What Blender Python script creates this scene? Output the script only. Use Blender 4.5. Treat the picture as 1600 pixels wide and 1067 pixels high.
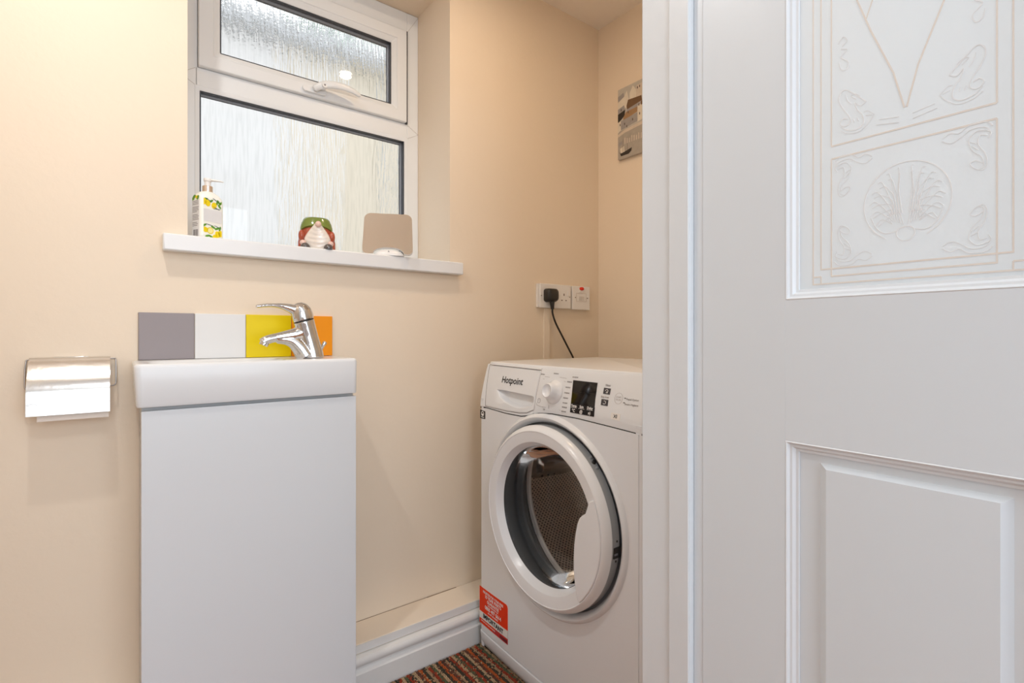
import bpy, bmesh, math, random
from mathutils import Vector, Matrix
random.seed(4)
for o in list(bpy.data.objects): bpy.data.objects.remove(o)
SC = bpy.context.scene
COL = SC.collection
PI = math.pi

# ------------------------------------------------------------------ camera
cd = bpy.data.cameras.new('camera')
cam = bpy.data.objects.new('camera', cd); COL.objects.link(cam)
cam.location = (0, 0, .93)
cam.rotation_euler = (PI/2, 0, -math.radians(37.5))
cd.sensor_width = 36; cd.lens = 36*795/1600
cd.shift_y = -(533.5-523)/1600
cd.clip_start = .01
SC.camera = cam

# ------------------------------------------------------------------ world, lights, exposure
w = bpy.data.worlds.new('world'); SC.world = w; w.use_nodes = True
nt = w.node_tree; bg = nt.nodes['Background']
bg.inputs[0].default_value = (.94, .97, 1.0, 1); bg.inputs[1].default_value = 1.3
SC.view_settings.view_transform = 'Standard'
SC.view_settings.look = 'None'
SC.view_settings.gamma = 1
SC.view_settings.exposure = 0.36
SC.view_settings.use_curve_mapping = False
SC.cycles.max_bounces = 12; SC.cycles.diffuse_bounces = 6
SC.cycles.transmission_bounces = 10; SC.cycles.transparent_max_bounces = 16
SC.cycles.sample_clamp_indirect = 6

def area(name, loc, rot, sx, sy, power, col, shape='RECTANGLE', spread=PI):
    l = bpy.data.lights.new(name, 'AREA'); l.shape = shape; l.size = sx
    if shape in ('RECTANGLE', 'ELLIPSE'): l.size_y = sy
    l.energy = power; l.color = col; l.spread = spread
    o = bpy.data.objects.new(name, l); COL.objects.link(o)
    o.location = loc; o.rotation_euler = rot
    return o
# daylight coming in through the hall window behind the camera
area('hall_daylight', (.35, -2.05, 1.35), (PI/2, 0, 0), 2.2, 1.5, 27, (.74, .87, 1.0))
# unseen fill light, added below the hall ceiling to brighten the hall side
area('hall_fill', (.1, -.75, 2.33), (0, 0, 0), .5, .5, 7, (.90, .94, 1), 'DISK')
# recessed spots of the cloakroom (the emitting face of each fitting)
SPOTS = [(.818, .921), (-.12, .86)]
for i, (x, y) in enumerate(SPOTS):
    area('downlight_lamp', (x, y, 2.118), (0, 0, 0), .05, .05, (2.1, 4.3)[i], ((1, .73, .47), (.97, .95, .92))[i], 'DISK')

# ------------------------------------------------------------------ materials
def nodes(m):
    m.use_nodes = True
    return m.node_tree, m.node_tree.nodes['Principled BSDF']
MC = {}
def mat(name, col, rough=.5, metal=0, spec=.5, coat=0, noise=0, nscale=20, bump=0, bscale=40, emit=None, estr=0, stretch=None):
    if name in MC: return MC[name]
    m = bpy.data.materials.new(name); t, p = nodes(m)
    p.inputs['Base Color'].default_value = (*col, 1)
    p.inputs['Roughness'].default_value = rough
    p.inputs['Metallic'].default_value = metal
    p.inputs['Specular IOR Level'].default_value = spec
    p.inputs['Coat Weight'].default_value = coat
    p.inputs['Coat Roughness'].default_value = .05
    if emit: p.inputs['Emission Color'].default_value = (*emit, 1); p.inputs['Emission Strength'].default_value = estr
    tc = t.nodes.new('ShaderNodeTexCoord'); mp = t.nodes.new('ShaderNodeMapping')
    t.links.new(tc.outputs['Object'], mp.inputs[0])
    if stretch: mp.inputs['Scale'].default_value = stretch
    if noise:
        n = t.nodes.new('ShaderNodeTexNoise'); n.inputs['Scale'].default_value = nscale; n.inputs['Detail'].default_value = 4
        t.links.new(mp.outputs[0], n.inputs[0])
        mx = t.nodes.new('ShaderNodeMix'); mx.data_type = 'RGBA'
        mx.inputs[6].default_value = (*[c*(1-noise) for c in col], 1)
        mx.inputs[7].default_value = (*[min(1, c*(1+noise)) for c in col], 1)
        t.links.new(n.outputs[0], mx.inputs[0]); t.links.new(mx.outputs[2], p.inputs['Base Color'])
    if bump:
        n2 = t.nodes.new('ShaderNodeTexNoise'); n2.inputs['Scale'].default_value = bscale; n2.inputs['Detail'].default_value = 3
        t.links.new(mp.outputs[0], n2.inputs[0])
        b = t.nodes.new('ShaderNodeBump'); b.inputs['Strength'].default_value = bump; b.inputs['Distance'].default_value = .002
        t.links.new(n2.outputs[0], b.inputs['Height']); t.links.new(b.outputs[0], p.inputs['Normal'])
    MC[name] = m
    return m

M_wall = mat('cream_wall_paint', (.805, .69, .555), .62, spec=.3, noise=.02, nscale=3, bump=.25, bscale=60)
M_ceil = mat('ceiling_paint', (.86, .80, .73), .75, spec=.2)
M_hall = mat('hall_wall_paint', (.78, .76, .73), .7)
M_gloss = mat('white_gloss_paint', (.69, .725, .755), .32, noise=.012, nscale=6, bump=.12, bscale=45)
M_door = mat('door_white_paint', (.67, .715, .755), .34, noise=.015, nscale=5, bump=.2, bscale=30, stretch=(1, 1, .12))
M_skirt = mat('skirting_white_paint', (.76, .755, .74), .35, noise=.02, nscale=14, bump=.2, bscale=50)
M_box = mat('boxing_cream_paint', (.86, .76, .64), .5, noise=.02, nscale=10)
M_upvc = mat('white_upvc', (.78, .80, .815), .28)
M_gask = mat('dark_glazing_gasket', (.035, .037, .045), .5)
M_spacer = mat('grey_glazing_spacer', (.22, .22, .24), .4)
M_black = mat('black_plastic', (.02, .018, .016), .38)
M_dark = mat('dark_gap', (.03, .028, .026), .8)
M_cer = mat('white_ceramic', (.76, .78, .80), .2, spec=.4)
M_cab = mat('white_gloss_cabinet', (.69, .725, .76), .22, noise=.008, nscale=4)
M_cabside = mat('cabinet_side', (.55, .55, .55), .5)
M_chrome = mat('chrome', (.70, .70, .71), .06, metal=1)
M_wire = mat('dull_steel_wire', (.38, .35, .33), .3, metal=1)
M_cover = mat('polished_steel', (.62, .59, .56), .2, metal=1, bump=.12, bscale=70)
M_paper = mat('toilet_paper', (.88, .80, .72), .9, bump=.3, bscale=200)
M_white = mat('machine_white', (.785, .81, .845), .22, coat=.15)
M_whitem = mat('machine_white_plastic', (.77, .795, .825), .3)
M_rim = mat('machine_door_plastic', (.80, .82, .85), .25)
M_grey = mat('machine_grey_ring', (.33, .35, .37), .4)
M_rubber = mat('grey_door_rubber', (.09, .095, .10), .2)
M_steel = mat('steel_lip', (.95, .88, .82), .5, metal=.2)
M_ink = mat('grey_print', (.30, .29, .29), .6)
M_inkd = mat('dark_print', (.02, .018, .018), .6, spec=.2)
M_inkw = mat('white_print', (.92, .91, .90), .5)
M_red = mat('orange_red_sticker', (.82, .045, .004), .6, spec=.15)
M_redd = mat('deep_red_print', (.55, .01, .01), .4)
M_stw = mat('sticker_white', (.80, .78, .75), .5)
M_sock = mat('white_socket_plastic', (.82, .80, .78), .25)
M_neon = mat('red_neon', (.75, .03, .01), .25)

def mixglass(name, tint=(1, 1, 1), ior=1.45, rough=0.02):
    """thin clear glass: straight-through light plus Fresnel reflection"""
    m = bpy.data.materials.new(name); m.use_nodes = True; t = m.node_tree; t.nodes.clear()
    o = t.nodes.new('ShaderNodeOutputMaterial'); mx = t.nodes.new('ShaderNodeMixShader')
    fr = t.nodes.new('ShaderNodeFresnel'); fr.inputs[0].default_value = ior
    tr = t.nodes.new('ShaderNodeBsdfTransparent'); tr.inputs[0].default_value = (*tint, 1)
    g = t.nodes.new('ShaderNodeBsdfGlossy'); g.inputs['Roughness'].default_value = rough
    t.links.new(fr.outputs[0], mx.inputs[0]); t.links.new(tr.outputs[0], mx.inputs[1]); t.links.new(g.outputs[0], mx.inputs[2])
    t.links.new(mx.outputs[0], o.inputs[0])
    return m
M_pane = mixglass('clear_window_glass')
M_bowl = mixglass('smoky_door_glass', (.95, .94, .93), 1.2, .03)

def patterned():
    m = bpy.data.materials.new('rain_patterned_glass'); m.use_nodes = True; t = m.node_tree; t.nodes.clear()
    o = t.nodes.new('ShaderNodeOutputMaterial')
    gl = t.nodes.new('ShaderNodeBsdfRefraction'); gl.inputs['IOR'].default_value = 1.10; gl.inputs['Roughness'].default_value = .13
    gl.inputs['Color'].default_value = (.97, .98, .98, 1)
    tc = t.nodes.new('ShaderNodeTexCoord'); mp = t.nodes.new('ShaderNodeMapping'); mp.inputs['Scale'].default_value = (1, 1, .07)
    n = t.nodes.new('ShaderNodeTexNoise'); n.inputs['Scale'].default_value = 170; n.inputs['Detail'].default_value = 2; n.inputs['Distortion'].default_value = .15
    n2 = t.nodes.new('ShaderNodeTexNoise'); n2.inputs['Scale'].default_value = 150; n2.inputs['Detail'].default_value = 1
    ad = t.nodes.new('ShaderNodeMath'); ad.operation = 'MULTIPLY_ADD'; ad.inputs[1].default_value = .10
    b = t.nodes.new('ShaderNodeBump'); b.inputs['Strength'].default_value = 1.0; b.inputs['Distance'].default_value = .02
    t.links.new(tc.outputs['Object'], mp.inputs[0]); t.links.new(mp.outputs[0], n.inputs[0]); t.links.new(tc.outputs['Object'], n2.inputs[0])
    t.links.new(n2.outputs[0], ad.inputs[0]); t.links.new(n.outputs[0], ad.inputs[2])
    t.links.new(ad.outputs[0], b.inputs['Height']); t.links.new(b.outputs[0], gl.inputs['Normal'])
    cr = t.nodes.new('ShaderNodeValToRGB'); cr.color_ramp.elements[0].position = .35; cr.color_ramp.elements[0].color = (.90, .905, .90, 1); cr.color_ramp.elements[1].position = .55; cr.color_ramp.elements[1].color = (.99, .99, .99, 1)
    t.links.new(n.outputs[0], cr.inputs[0]); t.links.new(cr.outputs[0], gl.inputs['Color'])
    t.links.new(gl.outputs[0], o.inputs[0])
    return m
M_pattern = patterned()

def frosted():
    m = bpy.data.materials.new('frosted_door_glass'); m.use_nodes = True; t = m.node_tree; t.nodes.clear()
    o = t.nodes.new('ShaderNodeOutputMaterial'); mx = t.nodes.new('ShaderNodeMixShader'); mx.inputs[0].default_value = .55
    d = t.nodes.new('ShaderNodeBsdfDiffuse'); d.inputs[0].default_value = (.93, .96, .98, 1)
    tl = t.nodes.new('ShaderNodeBsdfTranslucent'); tl.inputs[0].default_value = (.93, .97, .99, 1)
    g = t.nodes.new('ShaderNodeBsdfGlossy'); g.inputs['Roughness'].default_value = .25
    m2 = t.nodes.new('ShaderNodeMixShader'); m2.inputs[0].default_value = .05
    t.links.new(d.outputs[0], mx.inputs[1]); t.links.new(tl.outputs[0], mx.inputs[2])
    t.links.new(mx.outputs[0], m2.inputs[1]); t.links.new(g.outputs[0], m2.inputs[2]); t.links.new(m2.outputs[0], o.inputs[0])
    return m
M_frost = frosted()
M_etch = mat('etched_line', (.72, .67, .62), .4)
M_etchg = mat('etched_fine_line', (.76, .77, .78), .4)

# ------------------------------------------------------------------ mesh helpers
ROOT = {}
def obj(name, bm, m=None, parent=None, smooth=False, angle=None, bevel=0, segs=2, **props):
    """links ONE mesh object; vertices are given in world space"""
    me = bpy.data.meshes.new(name)
    bmesh.ops.recalc_face_normals(bm, faces=bm.faces)
    off = Vector((0, 0, 0)); p = parent
    if p is not None:
        off = ROOT[p.name]
        bmesh.ops.translate(bm, verts=bm.verts, vec=-off)
        loc = None
    else:
        c = [v.co for v in bm.verts]
        mn = Vector([min(v[i] for v in c) for i in range(3)]); mxx = Vector([max(v[i] for v in c) for i in range(3)])
        loc = Vector(((mn.x+mxx.x)/2, (mn.y+mxx.y)/2, mn.z))
        bmesh.ops.translate(bm, verts=bm.verts, vec=-loc)
    bm.to_mesh(me); bm.free()
    o = bpy.data.objects.new(name, me); COL.objects.link(o)
    if parent is not None: o.parent = parent; ROOT[o.name] = off
    else: o.location = loc; ROOT[o.name] = loc
    for mm in (m if isinstance(m, (list, tuple)) else [m]): me.materials.append(mm)
    if bevel:
        b = o.modifiers.new('bevel', 'BEVEL'); b.width = bevel; b.segments = segs; b.limit_method = 'ANGLE'; b.angle_limit = math.radians(40)
    if smooth or bevel:
        for pl in me.polygons: pl.use_smooth = True
        a = angle or 35
        try: me.set_sharp_from_angle(angle=math.radians(a))
        except Exception: pass
        if bevel:
            wn = o.modifiers.new('wn', 'WEIGHTED_NORMAL'); wn.keep_sharp = True
    for k, v in props.items(): o[k] = v
    return o
def thing(name, loc, label, cat, group=None):
    o = bpy.data.objects.new(name, None); COL.objects.link(o); o.location = loc; o.empty_display_size = .05
    ROOT[o.name] = Vector(loc); o['label'] = label; o['category'] = cat
    if group: o['group'] = group
    return o
def struct_empty(name, loc):
    o = bpy.data.objects.new(name, None); COL.objects.link(o); o.location = loc; o.empty_display_size = .05
    ROOT[o.name] = Vector(loc); o['kind'] = 'structure'; return o
def B(): return bmesh.new()
def box(bm, x0, x1, y0, y1, z0, z1, mi=0):
    v = [bm.verts.new(p) for p in ((x0,y0,z0),(x1,y0,z0),(x1,y1,z0),(x0,y1,z0),(x0,y0,z1),(x1,y0,z1),(x1,y1,z1),(x0,y1,z1))]
    for f in ((0,3,2,1),(4,5,6,7),(0,1,5,4),(1,2,6,5),(2,3,7,6),(3,0,4,7)):
        bm.faces.new([v[i] for i in f]).material_index = mi
    return bm
def loft(bm, loops, cap0=False, cap1=False, mi=0, closed=False):
    vs = [[bm.verts.new(p) for p in L] for L in loops]; n = len(loops[0])
    seq = list(zip(vs, vs[1:])) + ([(vs[-1], vs[0])] if closed else [])
    for a, b in seq:
        for i in range(n):
            j = (i+1) % n
            bm.faces.new((a[i], a[j], b[j], b[i])).material_index = mi
    if cap0: bm.faces.new(vs[0]).material_index = mi
    if cap1: bm.faces.new(list(reversed(vs[-1]))).material_index = mi
    return vs
def prism(bm, pts, f0, f1, mi=0):
    """pts: 2-D outline; f0,f1: map 2-D point to near / far 3-D point"""
    a = [bm.verts.new(f0(*p)) for p in pts]; b = [bm.verts.new(f1(*p)) for p in pts]; n = len(pts)
    bm.faces.new(a).material_index = mi; bm.faces.new(list(reversed(b))).material_index = mi
    for i in range(n):
        j = (i+1) % n
        bm.faces.new((a[j], a[i], b[i], b[j])).material_index = mi
def tube(bm, pts, rad, n=12, flat=None, mi=0):
    """tube along pts; rad a number or list; flat=(axis vector, factor) squashes the section along that axis"""
    P = [Vector(p) for p in pts]; R = rad if isinstance(rad, (list, tuple)) else [rad]*len(P)
    loops = []; up = None
    for i, p in enumerate(P):
        d = (P[min(i+1, len(P)-1)]-P[max(i-1, 0)]).normalized()
        if up is None:
            up = Vector((0, 0, 1)) if abs(d.z) < .9 else Vector((0, 1, 0))
        s = d.cross(up).normalized(); u = s.cross(d).normalized(); up = u
        L = []
        for k in range(n):
            a = 2*PI*k/n; o_ = s*math.cos(a)*R[i] + u*math.sin(a)*R[i]
            if flat:
                ax = Vector(flat[0]); o_ -= ax*o_.dot(ax)*(1-flat[1])
            L.append(p+o_)
        loops.append(L)
    loft(bm, loops, True, True, mi)
def spline(pts, k=6):
    P = [Vector(p) for p in pts]; out = []
    for i in range(len(P)-1):
        p0 = P[max(i-1, 0)]; p1 = P[i]; p2 = P[i+1]; p3 = P[min(i+2, len(P)-1)]
        for j in range(k):
            t = j/k
            out.append(.5*((2*p1)+(p2-p0)*t+(2*p0-5*p1+4*p2-p3)*t*t+(3*p1-p0-3*p2+p3)*t**3))
    out.append(P[-1]); return out
def lathe(bm, prof, fn, n=64, cap0=False, cap1=False, mi=0):
    """prof: (r, h) list; fn(r, h, angle) -> 3-D"""
    loft(bm, [[fn(r, h, 2*PI*k/n) for k in range(n)] for r, h in prof], cap0, cap1, mi)
def axz(cx, cy):
    return lambda r, h, a: (cx+r*math.cos(a), cy+r*math.sin(a), h)
def axx(cy, cz):
    return lambda r, h, a: (h, cy+r*math.cos(a), cz+r*math.sin(a))
def axy(cx, cz):
    return lambda r, h, a: (cx+r*math.cos(a), h, cz+r*math.sin(a))
def rrect(w, h, r, n=8, cx=0, cy=0):
    out = []
    for sx, sy, a0 in ((1, 1, 0), (-1, 1, PI/2), (-1, -1, PI), (1, -1, 3*PI/2)):
        for k in range(n+1):
            a = a0+PI/2*k/n
            out.append((cx+sx*(w/2-r)+r*math.cos(a), cy+sy*(h/2-r)+r*math.sin(a)))
    return out
def ell(bm, c, r, n=16, m=10, mi=0):
    loops = []
    for i in range(1, m):
        t = PI*i/m
        loops.append([(c[0]+r[0]*math.sin(t)*math.cos(2*PI*k/n), c[1]+r[1]*math.sin(t)*math.sin(2*PI*k/n), c[2]-r[2]*math.cos(t)) for k in range(n)])
    loft(bm, loops, True, True, mi)
def ring_rect(bm, x0, x1, z0, z1, b, y0, y1, mi=0, slope=0):
    """a mitred rectangular frame in an XZ plane: outer x0..z1, border b, from depth y0 (room side) to y1"""
    o = [(x0, z0), (x1, z0), (x1, z1), (x0, z1)]
    i_ = [(x0+b, z0+b), (x1-b, z0+b), (x1-b, z1-b), (x0+b, z1-b)]
    loft(bm, [[(x, y1, z) for x, z in o], [(x, y0, z) for x, z in o], [(x, y0+slope, z) for x, z in i_], [(x, y1, z) for x, z in i_]], mi=mi, closed=True)
_fc = {}
def text(bm_list_name, s, size, org, right, up, m, parent, normal=None, depth=.0002, align='CENTER', warp=None, sx=1, space=1, name='lettering', bold=.0):
    cu = bpy.data.curves.new('t', 'FONT'); cu.body = s; cu.size = size; cu.align_x = align; cu.align_y = 'CENTER'; cu.space_character = space
    cu.extrude = depth; cu.offset = size*bold; cu.resolution_u = 3
    t = bpy.data.objects.new('t', cu); COL.objects.link(t)
    dg = bpy.context.evaluated_depsgraph_get(); me = bpy.data.meshes.new_from_object(t.evaluated_get(dg))
    bpy.data.objects.remove(t); bpy.data.curves.remove(cu)
    R_, U_ = Vector(right), Vector(up); N_ = R_.cross(U_)
    bm = bmesh.new(); bm.from_mesh(me); bpy.data.meshes.remove(me)
    for v in bm.verts:
        q = Vector(org)+R_*v.co.x*sx+U_*v.co.y+N_*v.co.z
        if warp: q = warp(q, v.co.z)
        v.co = q
    if bm_list_name is not None:
        # merge into an existing bmesh
        tmp = bpy.data.meshes.new('x'); bm.to_mesh(tmp); bm.free(); bm_list_name.from_mesh(tmp); bpy.data.meshes.remove(tmp)
        return
    return obj(name, bm, m, parent)

# ------------------------------------------------------------------ room shell
YW = 1.395
WX0, WX1, WZ0, WZ1 = .1214, .8231, 1.119, 2.040
CZ = 2.14
def S(name, bm, m, **k): return obj(name, bm, m, kind='structure', **k)
b = B()
box(b, -.45, WX0, YW, 1.72, 0, CZ); box(b, WX1, 1.504, YW, 1.72, 0, CZ)
box(b, WX0, WX1, YW, 1.72, 0, WZ0); box(b, WX0, WX1, YW, 1.72, WZ1, CZ)
S('wall_back', b, M_wall)
S('wall_right', box(B(), 1.504, 1.60, .497, 1.72, 0, CZ), M_wall)
S('wall_left', box(B(), -.55, -.45, .40, 1.72, 0, CZ), M_wall)
b = B(); box(b, .672, 1.504, .40, .497, 0, 2.4); box(b, -1.3, -.27, .40, .497, 0, 2.4); box(b, -.27, .672, .40, .497, 2.03, 2.4); box(b, 1.504, 1.9, .40, .497, 0, 2.4)
S('wall_front', b, [M_hall])
b = B(); box(b, -.55, 1.60, .497, 1.72, CZ, CZ+.06); S('ceiling', b, M_ceil)
def stripes():
    m = bpy.data.materials.new('striped_carpet_weave'); t, p = nodes(m); p.inputs['Roughness'].default_value = .95
    tc = t.nodes.new('ShaderNodeTexCoord'); mp = t.nodes.new('ShaderNodeMapping'); mp.inputs['Scale'].default_value = (1, .02, 1)
    n = t.nodes.new('ShaderNodeTexNoise'); n.inputs['Scale'].default_value = 110; n.inputs['Detail'].default_value = 1
    n2 = t.nodes.new('ShaderNodeTexNoise'); n2.inputs['Scale'].default_value = 260
    a = t.nodes.new('ShaderNodeMath'); a.operation = 'MULTIPLY_ADD'; a.inputs[1].default_value = .3
    cr = t.nodes.new('ShaderNodeValToRGB'); cr.color_ramp.interpolation = 'CONSTANT'
    for i, (q_, c) in enumerate(((.0, (.09, .075, .045)), (.55, (.22, .10, .06)), (.60, (.42, .07, .025)), (.65, (.50, .33, .19)), (.70, (.16, .17, .09)), (.75, (.55, .16, .04)))):
        e = cr.color_ramp.elements[i] if i < 2 else cr.color_ramp.elements.new(q_)
        e.position = q_; e.color = (*c, 1)
    t.links.new(tc.outputs['Object'], mp.inputs[0]); t.links.new(mp.outputs[0], n.inputs[0]); t.links.new(tc.outputs['Object'], n2.inputs[0])
    t.links.new(n2.outputs[0], a.inputs[0]); t.links.new(n.outputs[0], a.inputs[2]); t.links.new(a.outputs[0], cr.inputs[0]); t.links.new(cr.outputs[0], p.inputs['Base Color'])
    return m
S('floor', box(B(), -1.3, 1.9, -2.2, 1.72, -.06, 0), stripes())
# hall around the camera
S('wall_hall_left', box(B(), -1.4, -1.3, -2.2, .40, 0, 2.4), M_hall)
S('wall_hall_right', box(B(), 1.8, 1.9, -2.2, .40, 0, 2.4), M_hall)
b = B(); box(b, -1.3, -.80, -2.2, -2.1, 0, 2.4); box(b, 1.5, 1.8, -2.2, -2.1, 0, 2.4); box(b, -.8, 1.5, -2.2, -2.1, 0, .58); box(b, -.8, 1.5, -2.2, -2.1, 2.12, 2.4)
S('wall_hall_back', b, M_hall)
S('ceiling_hall', box(B(), -1.3, 1.8, -2.2, .40, 2.4, 2.46), mat('hall_ceiling', (.82, .81, .79), .8))

# skirting with its torus moulding, in front of the pipe boxing
def profile_x(bm, prof, x0, x1, mi=0):
    a = [bm.verts.new((x0, y, z)) for y, z in prof]; c = [bm.verts.new((x1, y, z)) for y, z in prof]; n = len(prof)
    bm.faces.new(a); bm.faces.new(list(reversed(c)))
    for i in range(n):
        j = (i+1) % n; bm.faces.new((a[j], a[i], c[i], c[j])).material_index = mi
pr_ = [(1.2885, 0), (1.272, 0), (1.272, .058), (1.2735, .0605), (1.2805, .067), (1.2815, .0735)]
for k in range(9):
    a = -PI/2+PI*k/8; pr_.append((1.279-.0085*math.cos(a), .0875+.0125*math.sin(a)))
pr_ += [(1.283, .1015), (1.2885, .1025)]
b = B(); profile_x(b, pr_, -.45, 1.503); o = S('baseboard_back', b, M_skirt, smooth=True, angle=25)
b = B(); box(b, -.45, 1.503, 1.2895, 1.3945, 0, .1262)
o = S('trim_1', b, M_box, bevel=.0015)
b = B(); box(b, -.45, 1.503, 1.2865, 1.2893, .1052, .1255); S('trim_2', b, M_skirt)
# cracked paint joint between boxing and wall
b = B(); x = -.4
random.seed(3)
while x < .84:
    L = random.uniform(.03, .09); y = 1.3925+random.uniform(-.0010, .0010)
    box(b, x, min(x+L, .845), y, 1.3948, .1258, .1268); x += L
obj('joint_crack', b, mat('joint_crack', (.28, .19, .12), .9), bpy.data.objects['trim_1'])

# ------------------------------------------------------------------ window
win = struct_empty('window_1', (.47, 1.60, 1.157))
FY = 1.612
def framepart(name, x0, x1, z0, z1, bord, y0, y1, m, slope=0, bev=.002):
    b = B(); ring_rect(b, x0, x1, z0, z1, bord, y0, y1, slope=slope)
    return obj(name, b, m, win, bevel=bev)
# outer frame: two stiles, head, transom, bottom rail
b = B(); box(b, WX0, .1632, FY, 1.69, WZ0, WZ1-.001); obj('frame_stile', b, M_upvc, win, bevel=.002)
b = B(); box(b, .7815, WX1, FY, 1.69, WZ0, WZ1-.001); obj('frame_stile', b, M_upvc, win, bevel=.002)
b = B(); box(b, .1580, .7815, FY, 1.69, 1.972, WZ1-.001); obj('frame_head', b, M_upvc, win, bevel=.002)
b = B(); box(b, .1580, .7815, FY, 1.69, 1.6055, 1.6553); obj('frame_transom', b, M_upvc, win, bevel=.002)
b = B(); box(b, .1580, .7815, FY, 1.69, WZ0, 1.175); obj('frame_sill_rail', b, M_upvc, win, bevel=.002)
# glazing bead round the lower pane
framepart('glazing_bead', .1565, .7830, 1.1735, 1.6065, .0125, FY-.002, 1.655, M_upvc, slope=.005, bev=.0015)
# mitre lines of the frame: hairline joints
def hair(p, q, wdt=.0007, y=FY-.0006, m=None, nm='mitre_joint'):
    P, Q = Vector((p[0], y, p[1])), Vector((q[0], y, q[1])); d = (Q-P).normalized(); s = Vector((-d.z, 0, d.x))*wdt/2
    b = B(); v = [b.verts.new(c+Vector((0, dy, 0))) for dy in (0, .0005) for c in (P-s, P+s, Q+s, Q-s)]
    for f in ((0,1,2,3),(7,6,5,4),(0,4,5,1),(1,5,6,2),(2,6,7,3),(3,7,4,0)): b.faces.new([v[i] for i in f])
    obj(nm, b, m or mat('joint_grey', (.42, .38, .34), .7), win)
hair((.7815, 1.972), (.8225, 2.036)); hair((.7815, 1.652), (.8225, 1.628)); hair((.7815, 1.6055), (.8225, 1.628))
hair((.158, 1.652), (.122, 1.628)); hair((.158, 1.6055), (.122, 1.628)); 
# opening sash
sash = obj('sash', (lambda b: (ring_rect(b, .1640, .7740, 1.6560, 1.9680, .036, 1.598, 1.66, slope=0), b)[1])(B()), M_upvc, win, bevel=.003)
b = B(); ring_rect(b, .1565, .7830, 1.6500, 1.9735, .028, 1.661, 1.688); obj('sash_rebate', b, M_upvc, win)
b = B(); ring_rect(b, .1995, .7385, 1.6915, 1.9325, .0175, 1.6, 1.655, slope=.010)
obj('sash_bead', b, M_upvc, win, bevel=.002)
b = B(); box(b, .17, .7800, 1.606, 1.62, 1.9675, 1.9715); obj('seal', b, M_gask, win)
b = B(); box(b, .7735, .7800, 1.606, 1.62, 1.6530, 1.9715); obj('seal', b, M_gask, win)
def glazing(x0, x1, z0, z1, y):
    b = B(); ring_rect(b, x0, x1, z0, z1, .0022, y, y+.012); obj('gasket', b, M_gask, win)
    b = B(); ring_rect(b, x0+.0005, x1-.0005, z0+.0005, z1-.0005, .0035, y+.0145, y+.026); obj('spacer_bar', b, M_spacer, win)
    b = B(); ring_rect(b, x0+.0005, x1-.0005, z0+.0005, z1-.0005, .0035, y+.0262, y+.034); obj('gasket', b, M_gask, win)
    b = B(); v = [b.verts.new(p) for p in ((x0, y+.0132, z0), (x1, y+.0132, z0), (x1, y+.0132, z1), (x0, y+.0132, z1))]; b.faces.new(v)
    obj('clear_pane', b, M_pane, win)
    b = B(); v = [b.verts.new(p) for p in ((x0, y+.0275, z0), (x1, y+.0275, z0), (x1, y+.0275, z1), (x0, y+.0275, z1))]; b.faces.new(v)
    obj('patterned_pane', b, M_pattern, win)
glazing(.2170, .7210, 1.7080, 1.9150, 1.609)
glazing(.1690, .7705, 1.1880, 1.5940, 1.614)
# handle
b = B(); prism(b, rrect(.070, .019, .0090, 6, .4655, 1.6735), lambda x, z: (x, 1.589, z), lambda x, z: (x, 1.598, z)); hb = obj('handle_plate', b, M_upvc, win, bevel=.001)
b = B()
tube(b, spline([(.462, 1.583, 1.672), (.476, 1.574, 1.682), (.500, 1.566, 1.690), (.535, 1.562, 1.694), (.570, 1.562, 1.691), (.598, 1.565, 1.683)], 5), [.006]+[.0062+.0055*math.sin(PI*min(1, (k+6)/30)) for k in range(24)]+[.004], 14, flat=((0, 1, 0), .55))
hl = obj('handle_lever', b, M_upvc, win, smooth=True, angle=60)
b = B(); lathe(b, [(.0001, 1.5615), (.0075, 1.5615), (.0085, 1.565), (.0085, 1.585)], axy(.487, 1.684), 24); obj('handle_hub', b, M_upvc, hl, smooth=True)
b = B(); lathe(b, [(.0001, 1.5608), (.0028, 1.5608), (.0028, 1.563)], axy(.487, 1.684), 16); obj('key_hole', b, M_spacer, hl)
# window board
b = B(); box(b, .0726, .8550, 1.365, YW-.0003, 1.119, 1.157); box(b, WX0+.001, WX1-.001, YW-.0003, FY, 1.119, 1.157)
bmesh.ops.remove_doubles(b, verts=b.verts, dist=1e-6)
S('trim_3', b, mat('window_board_gloss', (.78, .79, .80), .3), bevel=.003)

# ------------------------------------------------------------------ outside
nb = thing('neighbouring_house', (1.2, 4.2, 0), 'pale cream rendered house blurred behind the patterned window glass', 'building')
obj('wall', box(B(), 1.12, 5.5, 4.2, 4.5, 0, 3.06), mat('cream_render', (.70, .645, .54), .9), nb)
obj('white_wall', box(B(), -3, 1.12, 4.15, 4.5, 0, 3.06), mat('white_render', (.74, .745, .745), .9), nb)
obj('down_pipe', (lambda b: (tube(b, [(1.95, 4.13, 0), (1.95, 4.13, 3.0)], .04, 12), b)[1])(B()), mat('grey_gutter', (.50, .52, .54), .6), nb, smooth=True)
for zz in (1.25,): obj('render_band', box(B(), -3, 5.5, 4.12, 4.1495, zz, zz+.05), mat('band_grey', (.60, .59, .56), .8), nb)
obj('gutter', box(B(), -3, 5.5, 4.02, 4.12, 3.00, 3.13), mat('grey_gutter', (.50, .52, .54), .6), nb, bevel=.02)
S('ground_outside', box(B(), -4, 6, 1.8, 9, -.10, -.04), mat('pale_paving', (.45, .43, .40), .9))
tr = thing('garden_tree', (3.4, 5.6, -.04), 'green tree blurred behind the top right of the upper window pane', 'tree')
b = B(); tube(b, [(3.4, 5.6, -.04), (3.42, 5.6, 1.6), (3.4, 5.62, 3.0)], [.12, .09, .05], 10); obj('trunk', b, mat('bark', (.12, .08, .05), .9), tr, smooth=True)
b = B(); random.seed(9)
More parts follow.
